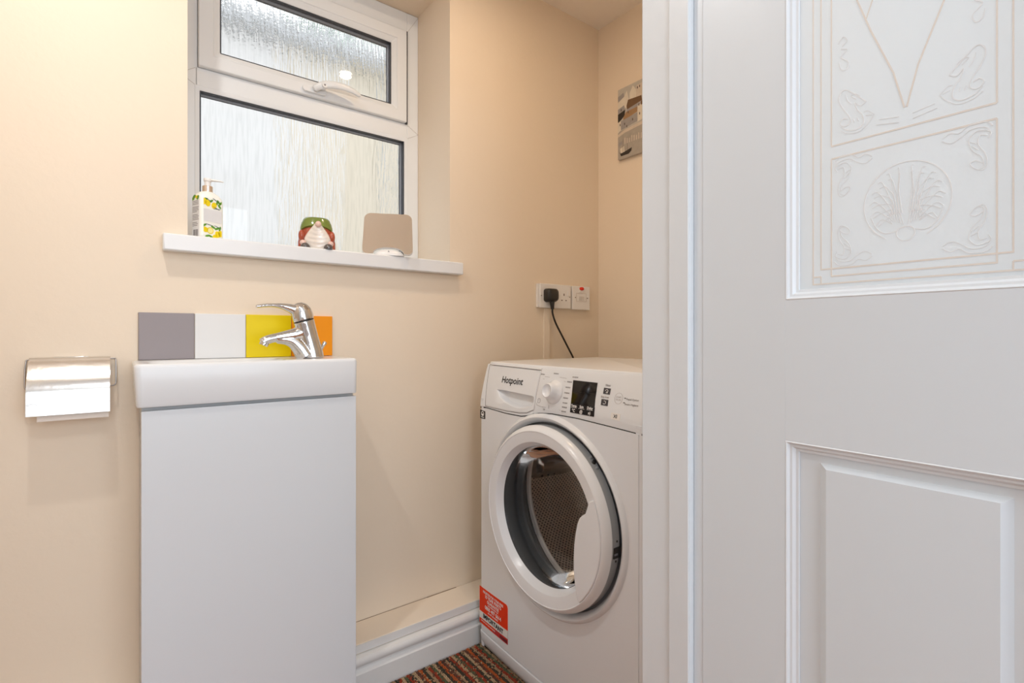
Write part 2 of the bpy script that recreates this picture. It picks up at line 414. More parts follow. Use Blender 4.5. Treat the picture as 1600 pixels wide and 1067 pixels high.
for k in range(900):
    a = random.uniform(0, 2*PI); u = random.uniform(-1, 1); r = random.uniform(.55, 1)**.5
    c = Vector((3.2+1.7*r*math.sqrt(1-u*u)*math.cos(a), 5.6+.9*r*math.sqrt(1-u*u)*math.sin(a), 4.0+1.1*r*u))
    d = Vector((random.uniform(-1, 1), random.uniform(-1, 1), random.uniform(-1, 1))).normalized()*.11; e = d.orthogonal().normalized()*.05
    b.faces.new([b.verts.new(p) for p in (c-d, c+e, c+d, c-e)])
obj('foliage', b, mat('leaf_green', (.06, .24, .10), .7), tr, kind='stuff')

# ------------------------------------------------------------------ doorway: lining, stop, door
lin = S('trim_4', (lambda b: (box(b, .632, .672, .4144, .497, 0, 2.03), box(b, .641, .672, .3985, .4144, 0, 2.03), b)[2])(B()), M_gloss, bevel=.0015)
b = B(); box(b, .6285, .6318, .4144, .4464, 0, 2.0); S('trim_5', b, M_gloss, bevel=.001)
b = B(); box(b, -.26, .632, .41, .497, 1.99, 2.03); box(b, -.30, -.26, .395, .50, 0, 2.03); S('trim_6', b, M_gloss, bevel=.002)

DX = .640
door = struct_empty('door_1', (.657, .40, 0))
Yh, Yf_ = .3990, -.3760
TH = .035
def dpart(name, y0, y1, z0, z1, x0=DX, x1=DX+TH, m=M_door, bev=.0003):
    return obj(name, box(B(), x0, x1, y0, y1, z0, z1), m, door, bevel=bev)
SY1 = .2884      # edge of hinge stile
MY0, MY1 = .0546, -.0424   # muntin
SY2 = -.2762
dpart('stile', SY1, Yh, .008, 1.975); dpart('stile', Yf_, SY2, .008, 1.975)
dpart('muntin', MY1, MY0, .008, 1.975)
for (a, c) in ((MY0, SY1), (SY2, MY1)):
    dpart('lock_rail', a, c, .8015, .972); dpart('top_rail', a, c, 1.87, 1.975); dpart('bottom_rail', a, c, .008, .215)
def yzframe(bm, y0, y1, z0, z1, prof):
    """mitred moulding round an opening in the door: prof = (inset, x)"""
    loops = []
    for ins, x in prof:
        loops.append([(x, y0+ins, z0+ins), (x, y1-ins, z0+ins), (x, y1-ins, z1-ins), (x, y0+ins, z1-ins)])
    loft(bm, loops)
def mould(y0, y1, z0, z1):
    b = B(); yzframe(b, y0, y1, z0, z1, [(-.0005, DX+.004), (-.0002, DX+.0002), (.0012, DX-.0006), (.0026, DX+.0004), (.0040, DX+.0030), (.0066, DX+.0036), (.0092, DX+.0072), (.0120, DX+.0080), (.0125, DX+.011)])
    return obj('panel_moulding', b, mat('door_moulding_paint', (.73, .76, .79), .28), door, smooth=True, angle=25)
PANES = []
for (a, c) in ((MY0, SY1), (SY2, MY1)):
    mould(a, c, .972, 1.87)
    b = B(); box(b, DX+.0105, DX+.0145, a+.001, c-.001, .974, 1.868); PANES.append(obj('frosted_pane', b, M_frost, door))
    mould(a, c, .215, .8015)
    b = B()
    loops = []
    for ins, x in ((.0, DX+.0105), (.0352, DX+.0105), (.0362, DX+.0095), (.0430, DX+.0040), (.0436, DX+.0034)):
        loops.append([(x, a+ins, .215+ins*.62), (x, c-ins, .215+ins*.62), (x, c-ins, .8015-ins*.62), (x, a+ins, .8015-ins*.62)])
    loft(b, [[(DX+.02, *q[1:]) for q in loops[0]]]+loops, True, True)
    obj('raised_panel', b, M_door, door, smooth=True, angle=12)
# etched pattern of the pane nearest the hinges (each a thin inlay on the glass)
YC = .1715; GX = DX+.0105
_ec = [0]
def eline(bm, pts, wd):
    _ec[0] += 1; gx = GX-.0004-(_ec[0] % 60)*.000003
    P = [Vector((0, y, z)) for y, z in pts]; n = len(P); L_ = []
    for i, p in enumerate(P):
        d = (P[min(i+1, n-1)]-P[max(i-1, 0)])
        d = d.normalized() if d.length else Vector((0, 1, 0)); s = Vector((0, -d.z, d.y))*wd/2
        L_.append((p+s, p-s))
    for i in range(n-1):
        q = [L_[i][0], L_[i][1], L_[i+1][1], L_[i+1][0]]
        v = [bm.verts.new((gx, a.y, a.z)) for a in q]+[bm.verts.new((GX+.0001, a.y, a.z)) for a in q]
        for f in ((0,1,2,3),(7,6,5,4),(0,4,5,1),(1,5,6,2),(2,6,7,3),(3,7,4,0)): bm.faces.new([v[k] for k in f])
def etched(yc, door):
    b = B(); W = .0018
    yi, yo, ys = .0700, .0810, .0895
    z1, z2, z3 = 1.0062, .9976, .9893
    H = lambda y0, y1, z, w=W: eline(b, [(yc+y0, z), (yc+y1, z)], w)
    V = lambda y, z0, z1_: eline(b, [(yc+y, z0), (yc+y, z1_)], W*.8)
    for s in (-1, 1):
        V(s*yi, z2-.0008, 1.1326); V(s*yi, 1.1473, 1.70)
        V(s*yo, z1-.0008, 1.835); V(s*ys, z3-.0008, 1.85)
        H(s*yo, s*ys, z3+.0085); V(s*yo, z3, z3+.0085)
    H(-yo, yo, z1); H(-yi, yi, z2); H(-ys, ys, z3); H(-yi, yi, 1.1326); H(-yi, yi, 1.1473); H(-yi, yi, 1.70); H(-yo, yo, 1.835); H(-ys, ys, 1.85)
    for s in (-1, 1):
        eline(b, [(yc+s*.001, 1.168), (yc+s*.0105, 1.208), (yc+s*.031, 1.262), (yc+s*.058, 1.345)], .0016)
        eline(b, [(yc+s*.058, 1.345), (yc+s*.052, 1.43), (yc, 1.56)], .0016)
        eline(b, [(yc+s*.036, 1.276), (yc+s*.028, 1.300), (yc, 1.40)], .0012)
    obj('etched_border', b, M_etch, door)
    b = B(); w2 = .0007
    def sp(pts, w=w2):
        c = spline([(0, y, z) for y, z in pts], 5); eline(b, [(p.y, p.z) for p in c], w)
    # shell medallion
    c0 = 1.0695
    sp([(yc+.0375*math.sin(a), c0+.0415*math.cos(a)) for a in [math.radians(k) for k in range(-152, 153, 19)]], .0011)
    for s in (-1, 1):
        for k in range(7):
            a = math.radians(12+k*19)
            ex, ez = .0325*math.sin(a), .037*math.cos(a)
            sp([(yc+s*(.002+.0022*k), c0-.024+.0012*k), (yc+s*(.005+ex*.25), c0-.018+ez*.45+.006), (yc+s*ex*.8, c0+ez*.85+.003), (yc+s*ex, c0+ez)])
            sp([(yc+s*(.003+.0022*k), c0-.012), (yc+s*(.004+ex*.25), c0-.004+ez*.40+.002), (yc+s*ex*.7, c0+ez*.80), (yc+s*ex*.93, c0+ez*.90-.003)])
        sp([(yc, c0-.026), (yc+s*.006, c0-.028), (yc+s*.008, c0-.034), (yc+s*.004, c0-.040), (yc, c0-.041)], .0009)
        sp([(yc+s*.008, c0-.030), (yc+s*.018, c0-.031), (yc+s*.026, c0-.024), (yc+s*.031, c0-.012)], .0009)
        # scrolls in the lower corners
        for f, zz in ((1, 1.030), (-1, 1.111)):
            q = lambda y, z: (yc+s*y, zz+f*z)
            sp([q(.030, -.012), q(.037, -.008), q(.045, -.012), q(.052, -.017), q(.062, -.016), q(.066, -.010)])
            sp([q(.030, -.014), q(.036, -.018), q(.043, -.016), q(.050, -.021), q(.062, -.021), q(.067, -.016)])
            sp([q(.064, -.012), q(.056, -.014), q(.050, -.007), q(.053, .004), q(.059, .011), q(.061, .020), q(.057, .023)])
            sp([q(.063, -.008), q(.058, -.009), q(.057, -.001), q(.062, .009), q(.063, .019), q(.060, .024), q(.054, .021), q(.051, .016), q(.055, .014), q(.061, .018)])
            sp([q(.062, -.013), q(.066, -.010), q(.064, -.005)]); sp([q(.052, -.001), q(.057, .004)]); sp([q(.051, -.005), q(.056, -.002)])
        # leafy scroll above the band
        q = lambda y, z: (yc+s*y, z)
        sp([q(.0355, 1.187), q(.044, 1.196), q(.055, 1.207), q(.061, 1.204), q(.062, 1.196), q(.058, 1.186), q(.052, 1.176), q(.051, 1.169), q(.056, 1.166), q(.061, 1.170), q(.058, 1.175), q(.053, 1.173)], .0010)
        sp([q(.0355, 1.187), q(.041, 1.184), q(.046, 1.189), q(.044, 1.181), q(.039, 1.173), q(.038, 1.164), q(.044, 1.159), q(.054, 1.161), q(.060, 1.167)], .0010)
        sp([q(.028, 1.170), q(.034, 1.176), q(.038, 1.176)]); sp([q(.028, 1.170), q(.033, 1.163), q(.042, 1.156), q(.053, 1.157), q(.060, 1.162)])
        sp([q(.030, 1.170), q(.036, 1.172)]); sp([q(.041, 1.195), q(.046, 1.199), q(.050, 1.198), q(.045, 1.193)]); sp([q(.050, 1.189), q(.054, 1.195), q(.055, 1.201)])
        sp([q(.043, 1.168), q(.044, 1.172)]); sp([q(.047, 1.168), q(.048, 1.172)]); sp([q(.024, 1.163), q(.006, 1.160)]); sp([q(.026, 1.158), q(.006, 1.154)])
        sp([q(.060, 1.255), q(.054, 1.252), q(.060, 1.246), q(.053, 1.238), q(.055, 1.230), q(.060, 1.232), q(.062, 1.240)], .0010)
        sp([q(.063, 1.262), q(.058, 1.268), q(.054, 1.262), q(.059, 1.258)], .0010)
    obj('etched_ornament', b, M_etchg, door)
etched(YC, PANES[0]); etched((SY2+MY1)/2, PANES[1])
# hinge between lining and door
for z in (.27, 1.72):
    b = B(); lathe(b, [(.0001, z), (.005, z), (.005, z+.075), (.0001, z+.075)], axz(.637, .4045), 12); obj('hinge', b, M_gloss, door, smooth=True)

# ------------------------------------------------------------------ recessed ceiling spots
for i, (x, y) in enumerate(SPOTS):
    t = thing('ceiling_spotlight', (x, y, 2.125), ('round recessed ceiling spotlight above the washing machine, mirrored in the upper window pane', 'round recessed ceiling spotlight above the basin and paper holder')[i], 'light', 'recessed ceiling spotlights')
    b = B(); lathe(b, [(.040, 2.1398), (.040, 2.134), (.036, 2.131), (.029, 2.132), (.028, 2.1398)], axz(x, y), 40); obj('bezel', b, M_upvc, t, smooth=True)
    b = B(); lathe(b, [(.0001, 2.1345), (.0275, 2.1345), (.0275, 2.1395), (.0001, 2.1395)], axz(x, y), 40)
    obj('lens', b, mat('lamp_lens', (1, .95, .85), .4, emit=(1, .86, .68), estr=14), t)

# ------------------------------------------------------------------ carpet
CC = [(.28, .04, .014), (.33, .21, .12), (.045, .04, .025), (.40, .09, .02), (.42, .29, .17), (.12, .05, .03), (.09, .10, .05)]
cm = [mat('carpet_yarn_%s' % n, c, .95, noise=.35, nscale=300) for n, c in zip(('rust', 'sand', 'moss', 'orange', 'straw', 'brown', 'olive'), CC)]
b = B(); random.seed(12)
box(b, .456, .872, .80, 1.271, .0005, .003, 5)
x = .459; seqs = [0, 2, 4, 5, 3, 2, 1, 0, 6, 4, 2, 3, 5, 1, 2, 0, 4, 6]; si = 0
tri = []
while x < .868:
    ci = seqs[si % len(seqs)]; si += 1
    for sub in range(2):
        y = .86
        while y < 1.268:
            c = ci if random.random() < .80 else random.choice((1, 2, 5, 0, 4, 2))
            r = .0021; h = .0085+random.uniform(-.0015, .0015); jx = x+random.uniform(-.0006, .0006); jy = y+random.uniform(-.0008, .0008)
            vv = [b.verts.new((jx+dx*r, jy+dy*r*1.2, .003)) for dx, dy in ((1, 1), (-1, 1), (-1, -1), (1, -1))]
            v2 = [b.verts.new((jx+dx*r*.9, jy+dy*r, h*.72+.001)) for dx, dy in ((1, 1), (-1, 1), (-1, -1), (1, -1))]
            tp = b.verts.new((jx, jy, h+.001))
            for k in range(4):
                f = b.faces.new((vv[k], vv[(k+1) % 4], v2[(k+1) % 4], v2[k])); f.material_index = c
                f = b.faces.new((v2[k], v2[(k+1) % 4], tp)); f.material_index = c
            y += .0040
        x += .0040
    x += .0006
o = obj('striped_carpet', b, cm, None, kind='stuff', label='striped loop carpet in rust, sand and dark green by the skirting board', category='carpet')

# ------------------------------------------------------------------ vanity unit
van = thing('vanity_cabinet', (.24, 1.30, 0), 'slim white gloss vanity cabinet with plain handleless door under the basin', 'cabinet')
b = B(); box(b, .0310, .4515, 1.2315, 1.2845, .0, .7875); box(b, .0310, .4515, 1.2845, 1.3935, .13, .7875); obj('carcass', b, M_cabside, van)
obj('door', box(B(), .0300, .4525, 1.2120, 1.2300, .02, .7815), M_cab, van, bevel=.0012)
bas = thing('wash_basin', (.235, 1.30, .788), 'narrow white ceramic wash basin with square edges on the vanity cabinet', 'basin')
def rr3(x0, x1, y0, y1, r, z, n=8): return [(x, y, z) for x, y in rrect(x1-x0, y1-y0, r, n, (x0+x1)/2, (y0+y1)/2)]
X0, X1, Y0, Y1 = .0175, .4545, 1.2040, 1.3945
loops = [rr3(X0+.012, X1-.006, Y0+.010, Y1, .008, .7905), rr3(X0+.0055, X1-.001, Y0+.004, Y1, .010, .7895), rr3(X0+.004, X1-.0005, Y0+.002, Y1, .012, .794),
         rr3(X0+.0005, X1, Y0, Y1, .012, .865), rr3(X0+.001, X1-.001, Y0+.001, Y1, .012, .8705), rr3(X0+.005, X1-.005, Y0+.005, Y1-.002, .010, .8735)]
bx0, bx1, by0, by1 = .040, .315, 1.222, 1.362
for ins, z in ((0, .8725), (.004, .8705), (.008, .862), (.014, .83), (.026, .808), (.05, .803)):
    loops.append(rr3(bx0+ins, bx1-ins, by0+ins, by1-ins, max(.045-ins*.6, .012), z))
b = B(); loft(b, loops, True, True); obj('bowl', b, M_cer, bas, smooth=True, angle=50)
b = B(); lathe(b, [(.0001, .8045), (.018, .8045), (.020, .8035), (.020, .802)], axz(.178, 1.292), 24); obj('waste_plug', b, M_chrome, bas, smooth=True)

# mixer tap
tap = thing('mixer_tap', (.367, 1.29, .8735), 'chrome single lever mixer tap on the right of the wash basin', 'tap')
TY = 1.290
def remesh(o, vox, smooth_it=6):
    m_ = o.modifiers.new('r', 'REMESH'); m_.mode = 'VOXEL'; m_.voxel_size = vox; m_.use_smooth_shade = True
    s_ = o.modifiers.new('s', 'SMOOTH'); s_.iterations = smooth_it; s_.factor = .6
b = B()
secs = [(.3730, .8738, .0262), (.3715, .888, .0252), (.3665, .908, .0238), (.3610, .928, .0232), (.3555, .948, .0238), (.3515, .963, .0245)]
loops = []
for x, z, r in secs:
    tl = (z-.8738)/.09*.28
    loops.append([(x+r*math.cos(a)*math.cos(tl), TY+r*.95*math.sin(a), z+r*math.cos(a)*math.sin(tl)) for a in [2*PI*k/32 for k in range(32)]])
loft(b, loops, True, True)
tube(b, spline([(.350, TY, .938), (.335, TY, .931), (.310, TY, .9265), (.285, TY, .9225), (.268, TY, .9175), (.259, TY, .9115)], 5), [.020-.0095*min(1, k/14) for k in range(26)], 20, flat=((0, 1, 0), 1.0))
tube(b, spline([(.290, TY, .9190), (.312, TY, .9185), (.330, TY, .912), (.345, TY, .897), (.356, TY, .880)], 5), [.0095+.0150*(k/20) for k in range(21)], 20)
bodyo = obj('body', b, M_chrome, tap); remesh(bodyo, .0013, 5)
b = B(); 
P0, P1 = Vector((.2665, TY, .9160)), Vector((.2610, TY, .9050))
tube(b, [P0, P0*.4+P1*.6, P1], [.0098, .0100, .0094], 20); obj('aerator', b, M_chrome, tap, smooth=True)
b = B()
loops = []
for x, z, r, tl in ((.3512, .9655, .0247, .30), (.3490, .975, .0252, .30), (.3455, .987, .0240, .38), (.3405, .997, .0195, .50), (.336, 1.0035, .012, .6), (.334, 1.0055, .004, .6)):
    loops.append([(x+r*math.cos(a)*math.cos(tl), TY+r*.9*math.sin(a), z+r*math.cos(a)*math.sin(tl)*.9) for a in [2*PI*k/32 for k in range(32)]])
loft(b, loops, True, True)
pts = spline([(.342, TY, .985), (.328, TY, .9905), (.314, TY, .9950), (.297, TY, .9985), (.272, TY, .9990), (.255, TY, .9965), (.246, TY, .9955)], 4)
rd = [.0175-.0128*(k/14)**.85 if k < 14 else .0047-.0012*(k-14)/12 for k in range(len(pts))]
L_ = []
for i, p in enumerate(pts):
    d = (pts[min(i+1, len(pts)-1)]-pts[max(i-1, 0)]).normalized(); u = Vector((-d.z, 0, d.x))
    wy = .016-.006*min(1, i/10) if i < 20 else .0085
    L_.append([p+Vector((0, wy*math.cos(a), 0))+u*rd[i]*math.sin(a) for a in [2*PI*k/16 for k in range(16)]])
loft(b, L_, True, True)
h = obj('lever_handle', b, M_chrome, tap); remesh(h, .0011, 3)
b = B(); tube(b, [(.3525, TY, .9610), (.3505, TY, .9670)], [.0228, .0228], 32); obj('handle_gap', b, M_black, tap)
b = B(); tube(b, [(.396, 1.302, .8738), (.3985, 1.302, .897)], .0018, 10); tube(b, spline([(.3980, 1.302, .894), (.4005, 1.302, .902), (.4050, 1.302, .909), (.4072, 1.302, .9125)], 3), [.0030, .0032, .0036, .0042, .0048, .0052, .0052, .005, .0046, .003], 14); obj('pop_up_rod', b, M_chrome, tap, smooth=True)

# splashback tiles
sp_ = thing('tile_splashback', (.24, 1.393, .875), 'row of four square coloured tiles on the wall behind the basin', 'tiles')
tx = [.0287, .1348, .2420, .3476, .4530]
for i, (n, c, lb) in enumerate((('grey', (.30, .265, .275), 'mauve-grey tile'), ('white', (.76, .76, .76), 'white tile'), ('yellow', (.80, .62, .002), 'bright yellow tile'), ('orange', (.86, .30, .008), 'orange tile'))):
    o = obj('tile', box(B(), tx[i]+.0006, tx[i+1]-.0006, 1.3872, 1.3948, .8742, .9797), mat('glazed_tile_'+n, c, .35, spec=.2, noise=.02, nscale=8), sp_, bevel=.0012); o['label'] = lb
b = B(); box(b, tx[0], tx[4], 1.3900, 1.3948, .8738, .9790); obj('grout', b, mat('grout', (.45, .38, .30), .9), sp_)

# ------------------------------------------------------------------ toilet paper holder
tp = thing('toilet_roll_holder', (-.08, 1.36, .77), 'polished steel toilet roll holder with curved cover flap on the left wall area', 'paper holder')
prof = [(1.3890, .8790), (1.3860, .8830), (1.3800, .8838), (1.3730, .8800), (1.3620, .8690), (1.3500, .8545), (1.3400, .8400), (1.3340, .8270), (1.3310, .8150), (1.3300, .8020), (1.3297, .7900), (1.3290, .7735)]
pc = spline([(0, y, z) for y, z in prof], 4)
outer = [(p.y, p.z) for p in pc]; inner = [(p.y+.0010+.0002, p.z-.0006) for p in pc]
b = B(); poly = outer+list(reversed(inner)); n = len(outer)
XA, XB = -.1450, -.0190
for X_ in (XA, XB): pass
va = [[b.verts.new((X_, y, z)) for y, z in outer] for X_ in (XA, XB)]; vi = [[b.verts.new((X_, y, z)) for y, z in inner] for X_ in (XA, XB)]
for i in range(n-1):
    b.faces.new((va[0][i], va[0][i+1], va[1][i+1], va[1][i])); b.faces.new((vi[0][i+1], vi[0][i], vi[1][i], vi[1][i+1]))
    b.faces.new((va[0][i+1], va[0][i], vi[0][i], vi[0][i+1])); b.faces.new((va[1][i], va[1][i+1], vi[1][i+1], vi[1][i]))
b.faces.new((va[0][0], va[1][0], vi[1][0], vi[0][0])); b.faces.new((va[0][-1], vi[0][-1], vi[1][-1], va[1][-1]))
obj('cover_flap', b, M_cover, tp, smooth=True, angle=50)
b = B(); pts = []
wire = lambda P_: tube(b, P_, .0014, 10)
wire(spline([(-.150, 1.3885, .8795), (-.060, 1.3885, .8795), (-.016, 1.3885, .8795), (-.0105, 1.3870, .8775), (-.0095, 1.3860, .871), (-.0095, 1.3790, .835), (-.0105, 1.3760, .8255), (-.016, 1.375, .8225), (-.030, 1.372, .8225), (-.050, 1.366, .8225)], 5))
wire(spline([(-.150, 1.3885, .8795), (-.1515, 1.384, .86), (-.150, 1.37, .825), (-.140, 1.366, .8225)], 5))
obj('wire_bracket', b, M_wire, tp, smooth=True)
b = B(); box(b, -.110, -.055, 1.3880, 1.3948, .845, .885); obj('wall_plate', b, M_chrome, tp, bevel=.001)
b = B(); tube(b, [(-.145, 1.362, .8225), (-.020, 1.362, .8225)], .0055, 14); obj('spindle', b, M_chrome, tp, smooth=True)
roll = thing('toilet_roll', (-.078, 1.362, .79), 'white toilet roll hanging under the steel cover flap, loose sheet below', 'toilet roll')
b = B(); fnx = lambda r, h, a: (h, 1.3620+r*math.cos(a), .8215+r*math.sin(a))
lathe(b, [(.019, -.130), (.0275, -.130), (.0275, -.026), (.019, -.026), (.019, -.130)], fnx, 40); obj('paper_roll', b, M_paper, roll, smooth=True, angle=50)
b = B(); sh = spline([(0, 1.3345, .822), (0, 1.3350, .800), (0, 1.3375, .780), (0, 1.3395, .7610)], 5)
L1 = [[(-.130+.0*k, p.y, p.z), (-.0210, p.y, p.z), (-.0210, p.y+.0006, p.z), (-.130, p.y+.0006, p.z)] for k, p in enumerate(sh)]; loft(b, L1, True, True); obj('loose_sheet', b, M_paper, roll)

# ------------------------------------------------------------------ things on the window board
SZ = 1.1572
# soap bottle
bot = thing('soap_bottle', (.165, 1.412, SZ), 'lemon printed hand soap bottle with white pump on the left of the window board', 'bottle')
BC = Vector((.1635, 1.4100)); ph = math.radians(24)
bx_ = Vector((math.cos(ph), math.sin(ph))); by_ = Vector((-math.sin(ph), math.cos(ph)))   # bx_ along front face, by_ away from camera
def BP(u, v, z): q = BC+bx_*u+by_*v; return (q.x, q.y, SZ+z)
def brr(wd, dp, r, z): return [BP(x, y, z) for x, y in rrect(wd, dp, r, 6)]
M_bot = mat('bottle_print_white', (.88, .88, .82), .22)
b = B(); loft(b, [brr(.050, .036, .006, 0), brr(.054, .040, .007, .002), brr(.055, .041, .007, .010), brr(.055, .041, .007, .090), brr(.0535, .0395, .010, .0985), brr(.047, .034, .013, .106), brr(.034, .026, .0125, .1115), brr(.023, .022, .0108, .1135)], True, True)
obj('bottle_body', b, M_bot, bot, smooth=True, angle=50)
# printed fruit, leaves and stems lying on the front and side faces
def disc(bm, face, u, z, ru, rz, rot=0, mi=0, lift=.0003, n=14, pts=None):
    out = []
    for k in range(n):
        a = 2*PI*k/n; p = (ru*math.cos(a), rz*math.sin(a)) if pts is None else None
        out.append((u+p[0]*math.cos(rot)-p[1]*math.sin(rot), z+p[0]*math.sin(rot)+p[1]*math.cos(rot)))
    if face == 'f':
        out = [(max(-.0215, min(.0215, q[0])), max(.001, q[1])) for q in out]
        prism(bm, out, lambda x, y: BP(x, -.0205-lift, y), lambda x, y: BP(x, -.0203, y), mi)
    else:
        out = [(max(-.0140, min(.0140, q[0])), max(.001, q[1])) for q in out]
        prism(bm, out, lambda x, y: BP(-.0275-lift, -x, y), lambda x, y: BP(-.0273, -x, y), mi)
LM = [mat('print_lemon', (.86, .66, .01), .3), mat('print_leaf', (.12, .32, .03), .3), mat('print_stem', (.05, .10, .12), .3), mat('print_flesh', (.90, .82, .35), .3), mat('print_pale', (.80, .84, .70), .3)]
b = B(); random.seed(21)
for u, z, rot in ((-.012, .083, .2), (.003, .080, -.2), (-.021, .086, 0), (.012, .013, .5), (.019, .015, .3), (-.018, .020, 1.2), (.006, .004, .3)):
    disc(b, 'f', u, z, .0062, .0078, rot, 0, .0005)
for u, z, rot in ((-.004, .089, .7), (.010, .087, 1.2), (.016, .080, -.9), (-.017, .092, .2), (.014, .090, 2.2), (-.012, .006, .3), (.001, .028, -.4), (.010, .026, .5), (-.020, .030, .6), (-.004, .005, -.5), (.017, .027, 1.3), (.019, .088, .9)):
    disc(b, 'f', u, z, .0060, .0024, rot, 1, .0004)
for u, z, rot in ((-.010, .091, -.4), (.008, .0745, -.35), (.010, .0730, .1), (-.008, .0325, -.15), (.012, .0300, -.3), (.008, .0925, -.5)):
    disc(b, 'f', u, z, .009, .0007, rot, 2, .0006)
disc(b, 'f', -.006, .019, .0088, .0088, 0, 4, .0004); disc(b, 'f', -.006, .019, .0078, .0078, 0, 0, .0005); disc(b, 'f', -.006, .019, .0060, .0060, 0, 3, .0006)
for u, z, rot, mi in ((-.006, .098, .3, 1), (.004, .096, 0, 0), (-.012, .093, 0, 1), (.008, .094, 1.0, 1)):
    disc(b, 's', u, z, .006, .0035, rot, mi, .0005)
obj('printed_lemons', b, LM, bot, kind='stuff')
b = B(); box_ = lambda u0, u1, z0, z1, lift, mi, face: prism(b, [(u0, z0), (u1, z0), (u1, z1), (u0, z1)], (lambda x, y: BP(x, -.0205-lift, y)) if face == 'f' else (lambda x, y: BP(-.0275-lift, -x, y)), (lambda x, y: BP(x, -.0203, y)) if face == 'f' else (lambda x, y: BP(-.0273, -x, y)), mi)
box_(-.0215, .0215, .040, .069, .0004, 0, 'f')
box_(-.0140, .0140, .001, .089, .0004, 0, 's')
random.seed(5)
for k in range(17):
    z = .086-k*.0036
    if k in (3, 8, 13): continue
    box_(-.0125, -.0125+random.uniform(.017, .025), z, z+.0013, .0006, 1, 's')
xx = -.009
while xx < .009:
    wdt = random.choice((.0005, .001, .0015)); box_(xx, xx+wdt, .003, .020, .0006, 1, 's'); xx += wdt+random.choice((.0005, .0009))
obj('paper_label', b, [mat('label_pale', (.74, .74, .75), .4), mat('label_ink', (.22, .20, .20), .5)], bot)
b = B(); lathe(b, [(.0112, SZ+.1130), (.0112, SZ+.1270), (.0105, SZ+.1278), (.0050, SZ+.1278)], axz(BC.x, BC.y), 28, True); obj('collar', b, mat('satin_collar', (.80, .70, .62), .22, metal=.9), bot, smooth=True)
b = B(); lathe(b, [(.0060, SZ+.127), (.0064, SZ+.1290), (.0068, SZ+.1385), (.0082, SZ+.1395), (.0088, SZ+.1440), (.0080, SZ+.1462), (.0001, SZ+.1466)], axz(BC.x, BC.y), 24, True)
e_ = Vector((.94, -.34, 0)).normalized(); c_ = Vector((BC.x, BC.y, SZ+.1430))
tube(b, [c_, c_+e_*.012, c_+e_*.026+Vector((0, 0, -.0008)), c_+e_*.0335+Vector((0, 0, -.0022))], [.0050, .0042, .0028, .0019], 12, flat=((0, 0, 1), .7)); obj('pump_head', b, mat('pump_white', (.84, .82, .79), .3), bot, smooth=True)

# gnome pot
gn = thing('gnome_pot', (.4155, 1.408, SZ), 'small glazed bearded figure pot with green hat and red coat on the window board', 'ornament')
gd = Vector((-.284, -.959, 0)).normalized(); gr = Vector((.959, -.284, 0)).normalized()   # towards viewer, viewer's right
GC = Vector((.4175, 1.4080, SZ))
def G(u, v, z): return GC+gr*u+gd*v+Vector((0, 0, z))
def gell(bm, c, r, n=20, m=12, mi=0, clip=0):
    loops = []
    for i in range(1, m):
        t = PI*i/m; loops.append([G(c[0]+r[0]*math.sin(t)*math.cos(2*PI*k/n), c[1]+r[1]*math.sin(t)*math.sin(2*PI*k/n), max(clip, c[2]-r[2]*math.cos(t))) for k in range(n)])
    loft(bm, loops, True, True, mi)
def gl_(*a): return mat(a[0], a[1], .14, coat=.4)
b = B(); loft(b, [[G(r*math.cos(2*PI*k/32), r*.62*math.sin(2*PI*k/32), z) for k in range(32)] for z, r in ((0, .044), (.004, .0475), (.020, .0475), (.040, .044), (.058, .039), (.066, .036))], True, True); obj('coat', b, gl_('glaze_red', (.40, .075, .035)), gn, smooth=True)
# hat: open-topped green cap sloping down at the sides
b = B(); L2 = []
for f_, zt, sc_ in ((1.00, .040, 1.0), (1.02, .056, .97), (.97, .070, .90), (.86, .080, .80), (.70, .0850, .70), (.62, .0850, .62), (.60, .076, .60), (.0, .076, .02)):
    ring = []
    for k in range(40):
        a = 2*PI*k/40; fr_ = max(0, math.sin(a))       # front of the cap rides up over the face
        z = zt+(.022*fr_**.8 if zt < .05 else (.010*fr_**.8 if zt < .06 else 0))
        ring.append(G(.0425*sc_*math.cos(a)-.001, (.0300*sc_)*math.sin(a), z))
    L2.append(ring)
loft(b, L2, True, True); obj('hat', b, gl_('glaze_green', (.17, .225, .045)), gn, smooth=True, angle=60)
# beard: flat teardrop with carved locks
def beard_v(u, z):
    return .0275+.0075*math.sqrt(max(0, 1-(u/.034)**2))
b = B(); rows = []
NR, NC = 22, 28
for i in range(NR):
    z = .001+.066*i/(NR-1); hw = .0165+.0165*math.sin(min(1, (z)/.026)*PI/2) if z < .026 else .033-.026*((z-.026)/.041)**1.25
    row = []
    for j in range(NC):
        s = -1+2*j/(NC-1); u = s*hw+.002
        groove = .0009*math.cos(11*math.hypot(s*1.4, (z-.085)/.020)*1.0)
        row.append(G(u, .0265+.0085*math.sqrt(max(0, 1-s*s))*(1 if z > .008 else .8)+groove*(1-abs(s))**.3, z))
    rows.append(row)
vs = [[b.verts.new(p) for p in r] for r in rows]; bk = [[b.verts.new(p-gd*.016) for p in r] for r in rows]
for i in range(NR-1):
    for j in range(NC-1):
        b.faces.new((vs[i][j], vs[i][j+1], vs[i+1][j+1], vs[i+1][j])); b.faces.new((bk[i][j], bk[i+1][j], bk[i+1][j+1], bk[i][j+1]))
    b.faces.new((vs[i][0], vs[i+1][0], bk[i+1][0], bk[i][0])); b.faces.new((vs[i][-1], bk[i][-1], bk[i+1][-1], vs[i+1][-1]))
for j in range(NC-1):
    b.faces.new((vs[0][j], bk[0][j], bk[0][j+1], vs[0][j+1])); b.faces.new((vs[-1][j], vs[-1][j+1], bk[-1][j+1], bk[-1][j]))
obj('beard', b, gl_('glaze_cream', (.78, .70, .62)), gn, smooth=True, angle=60)
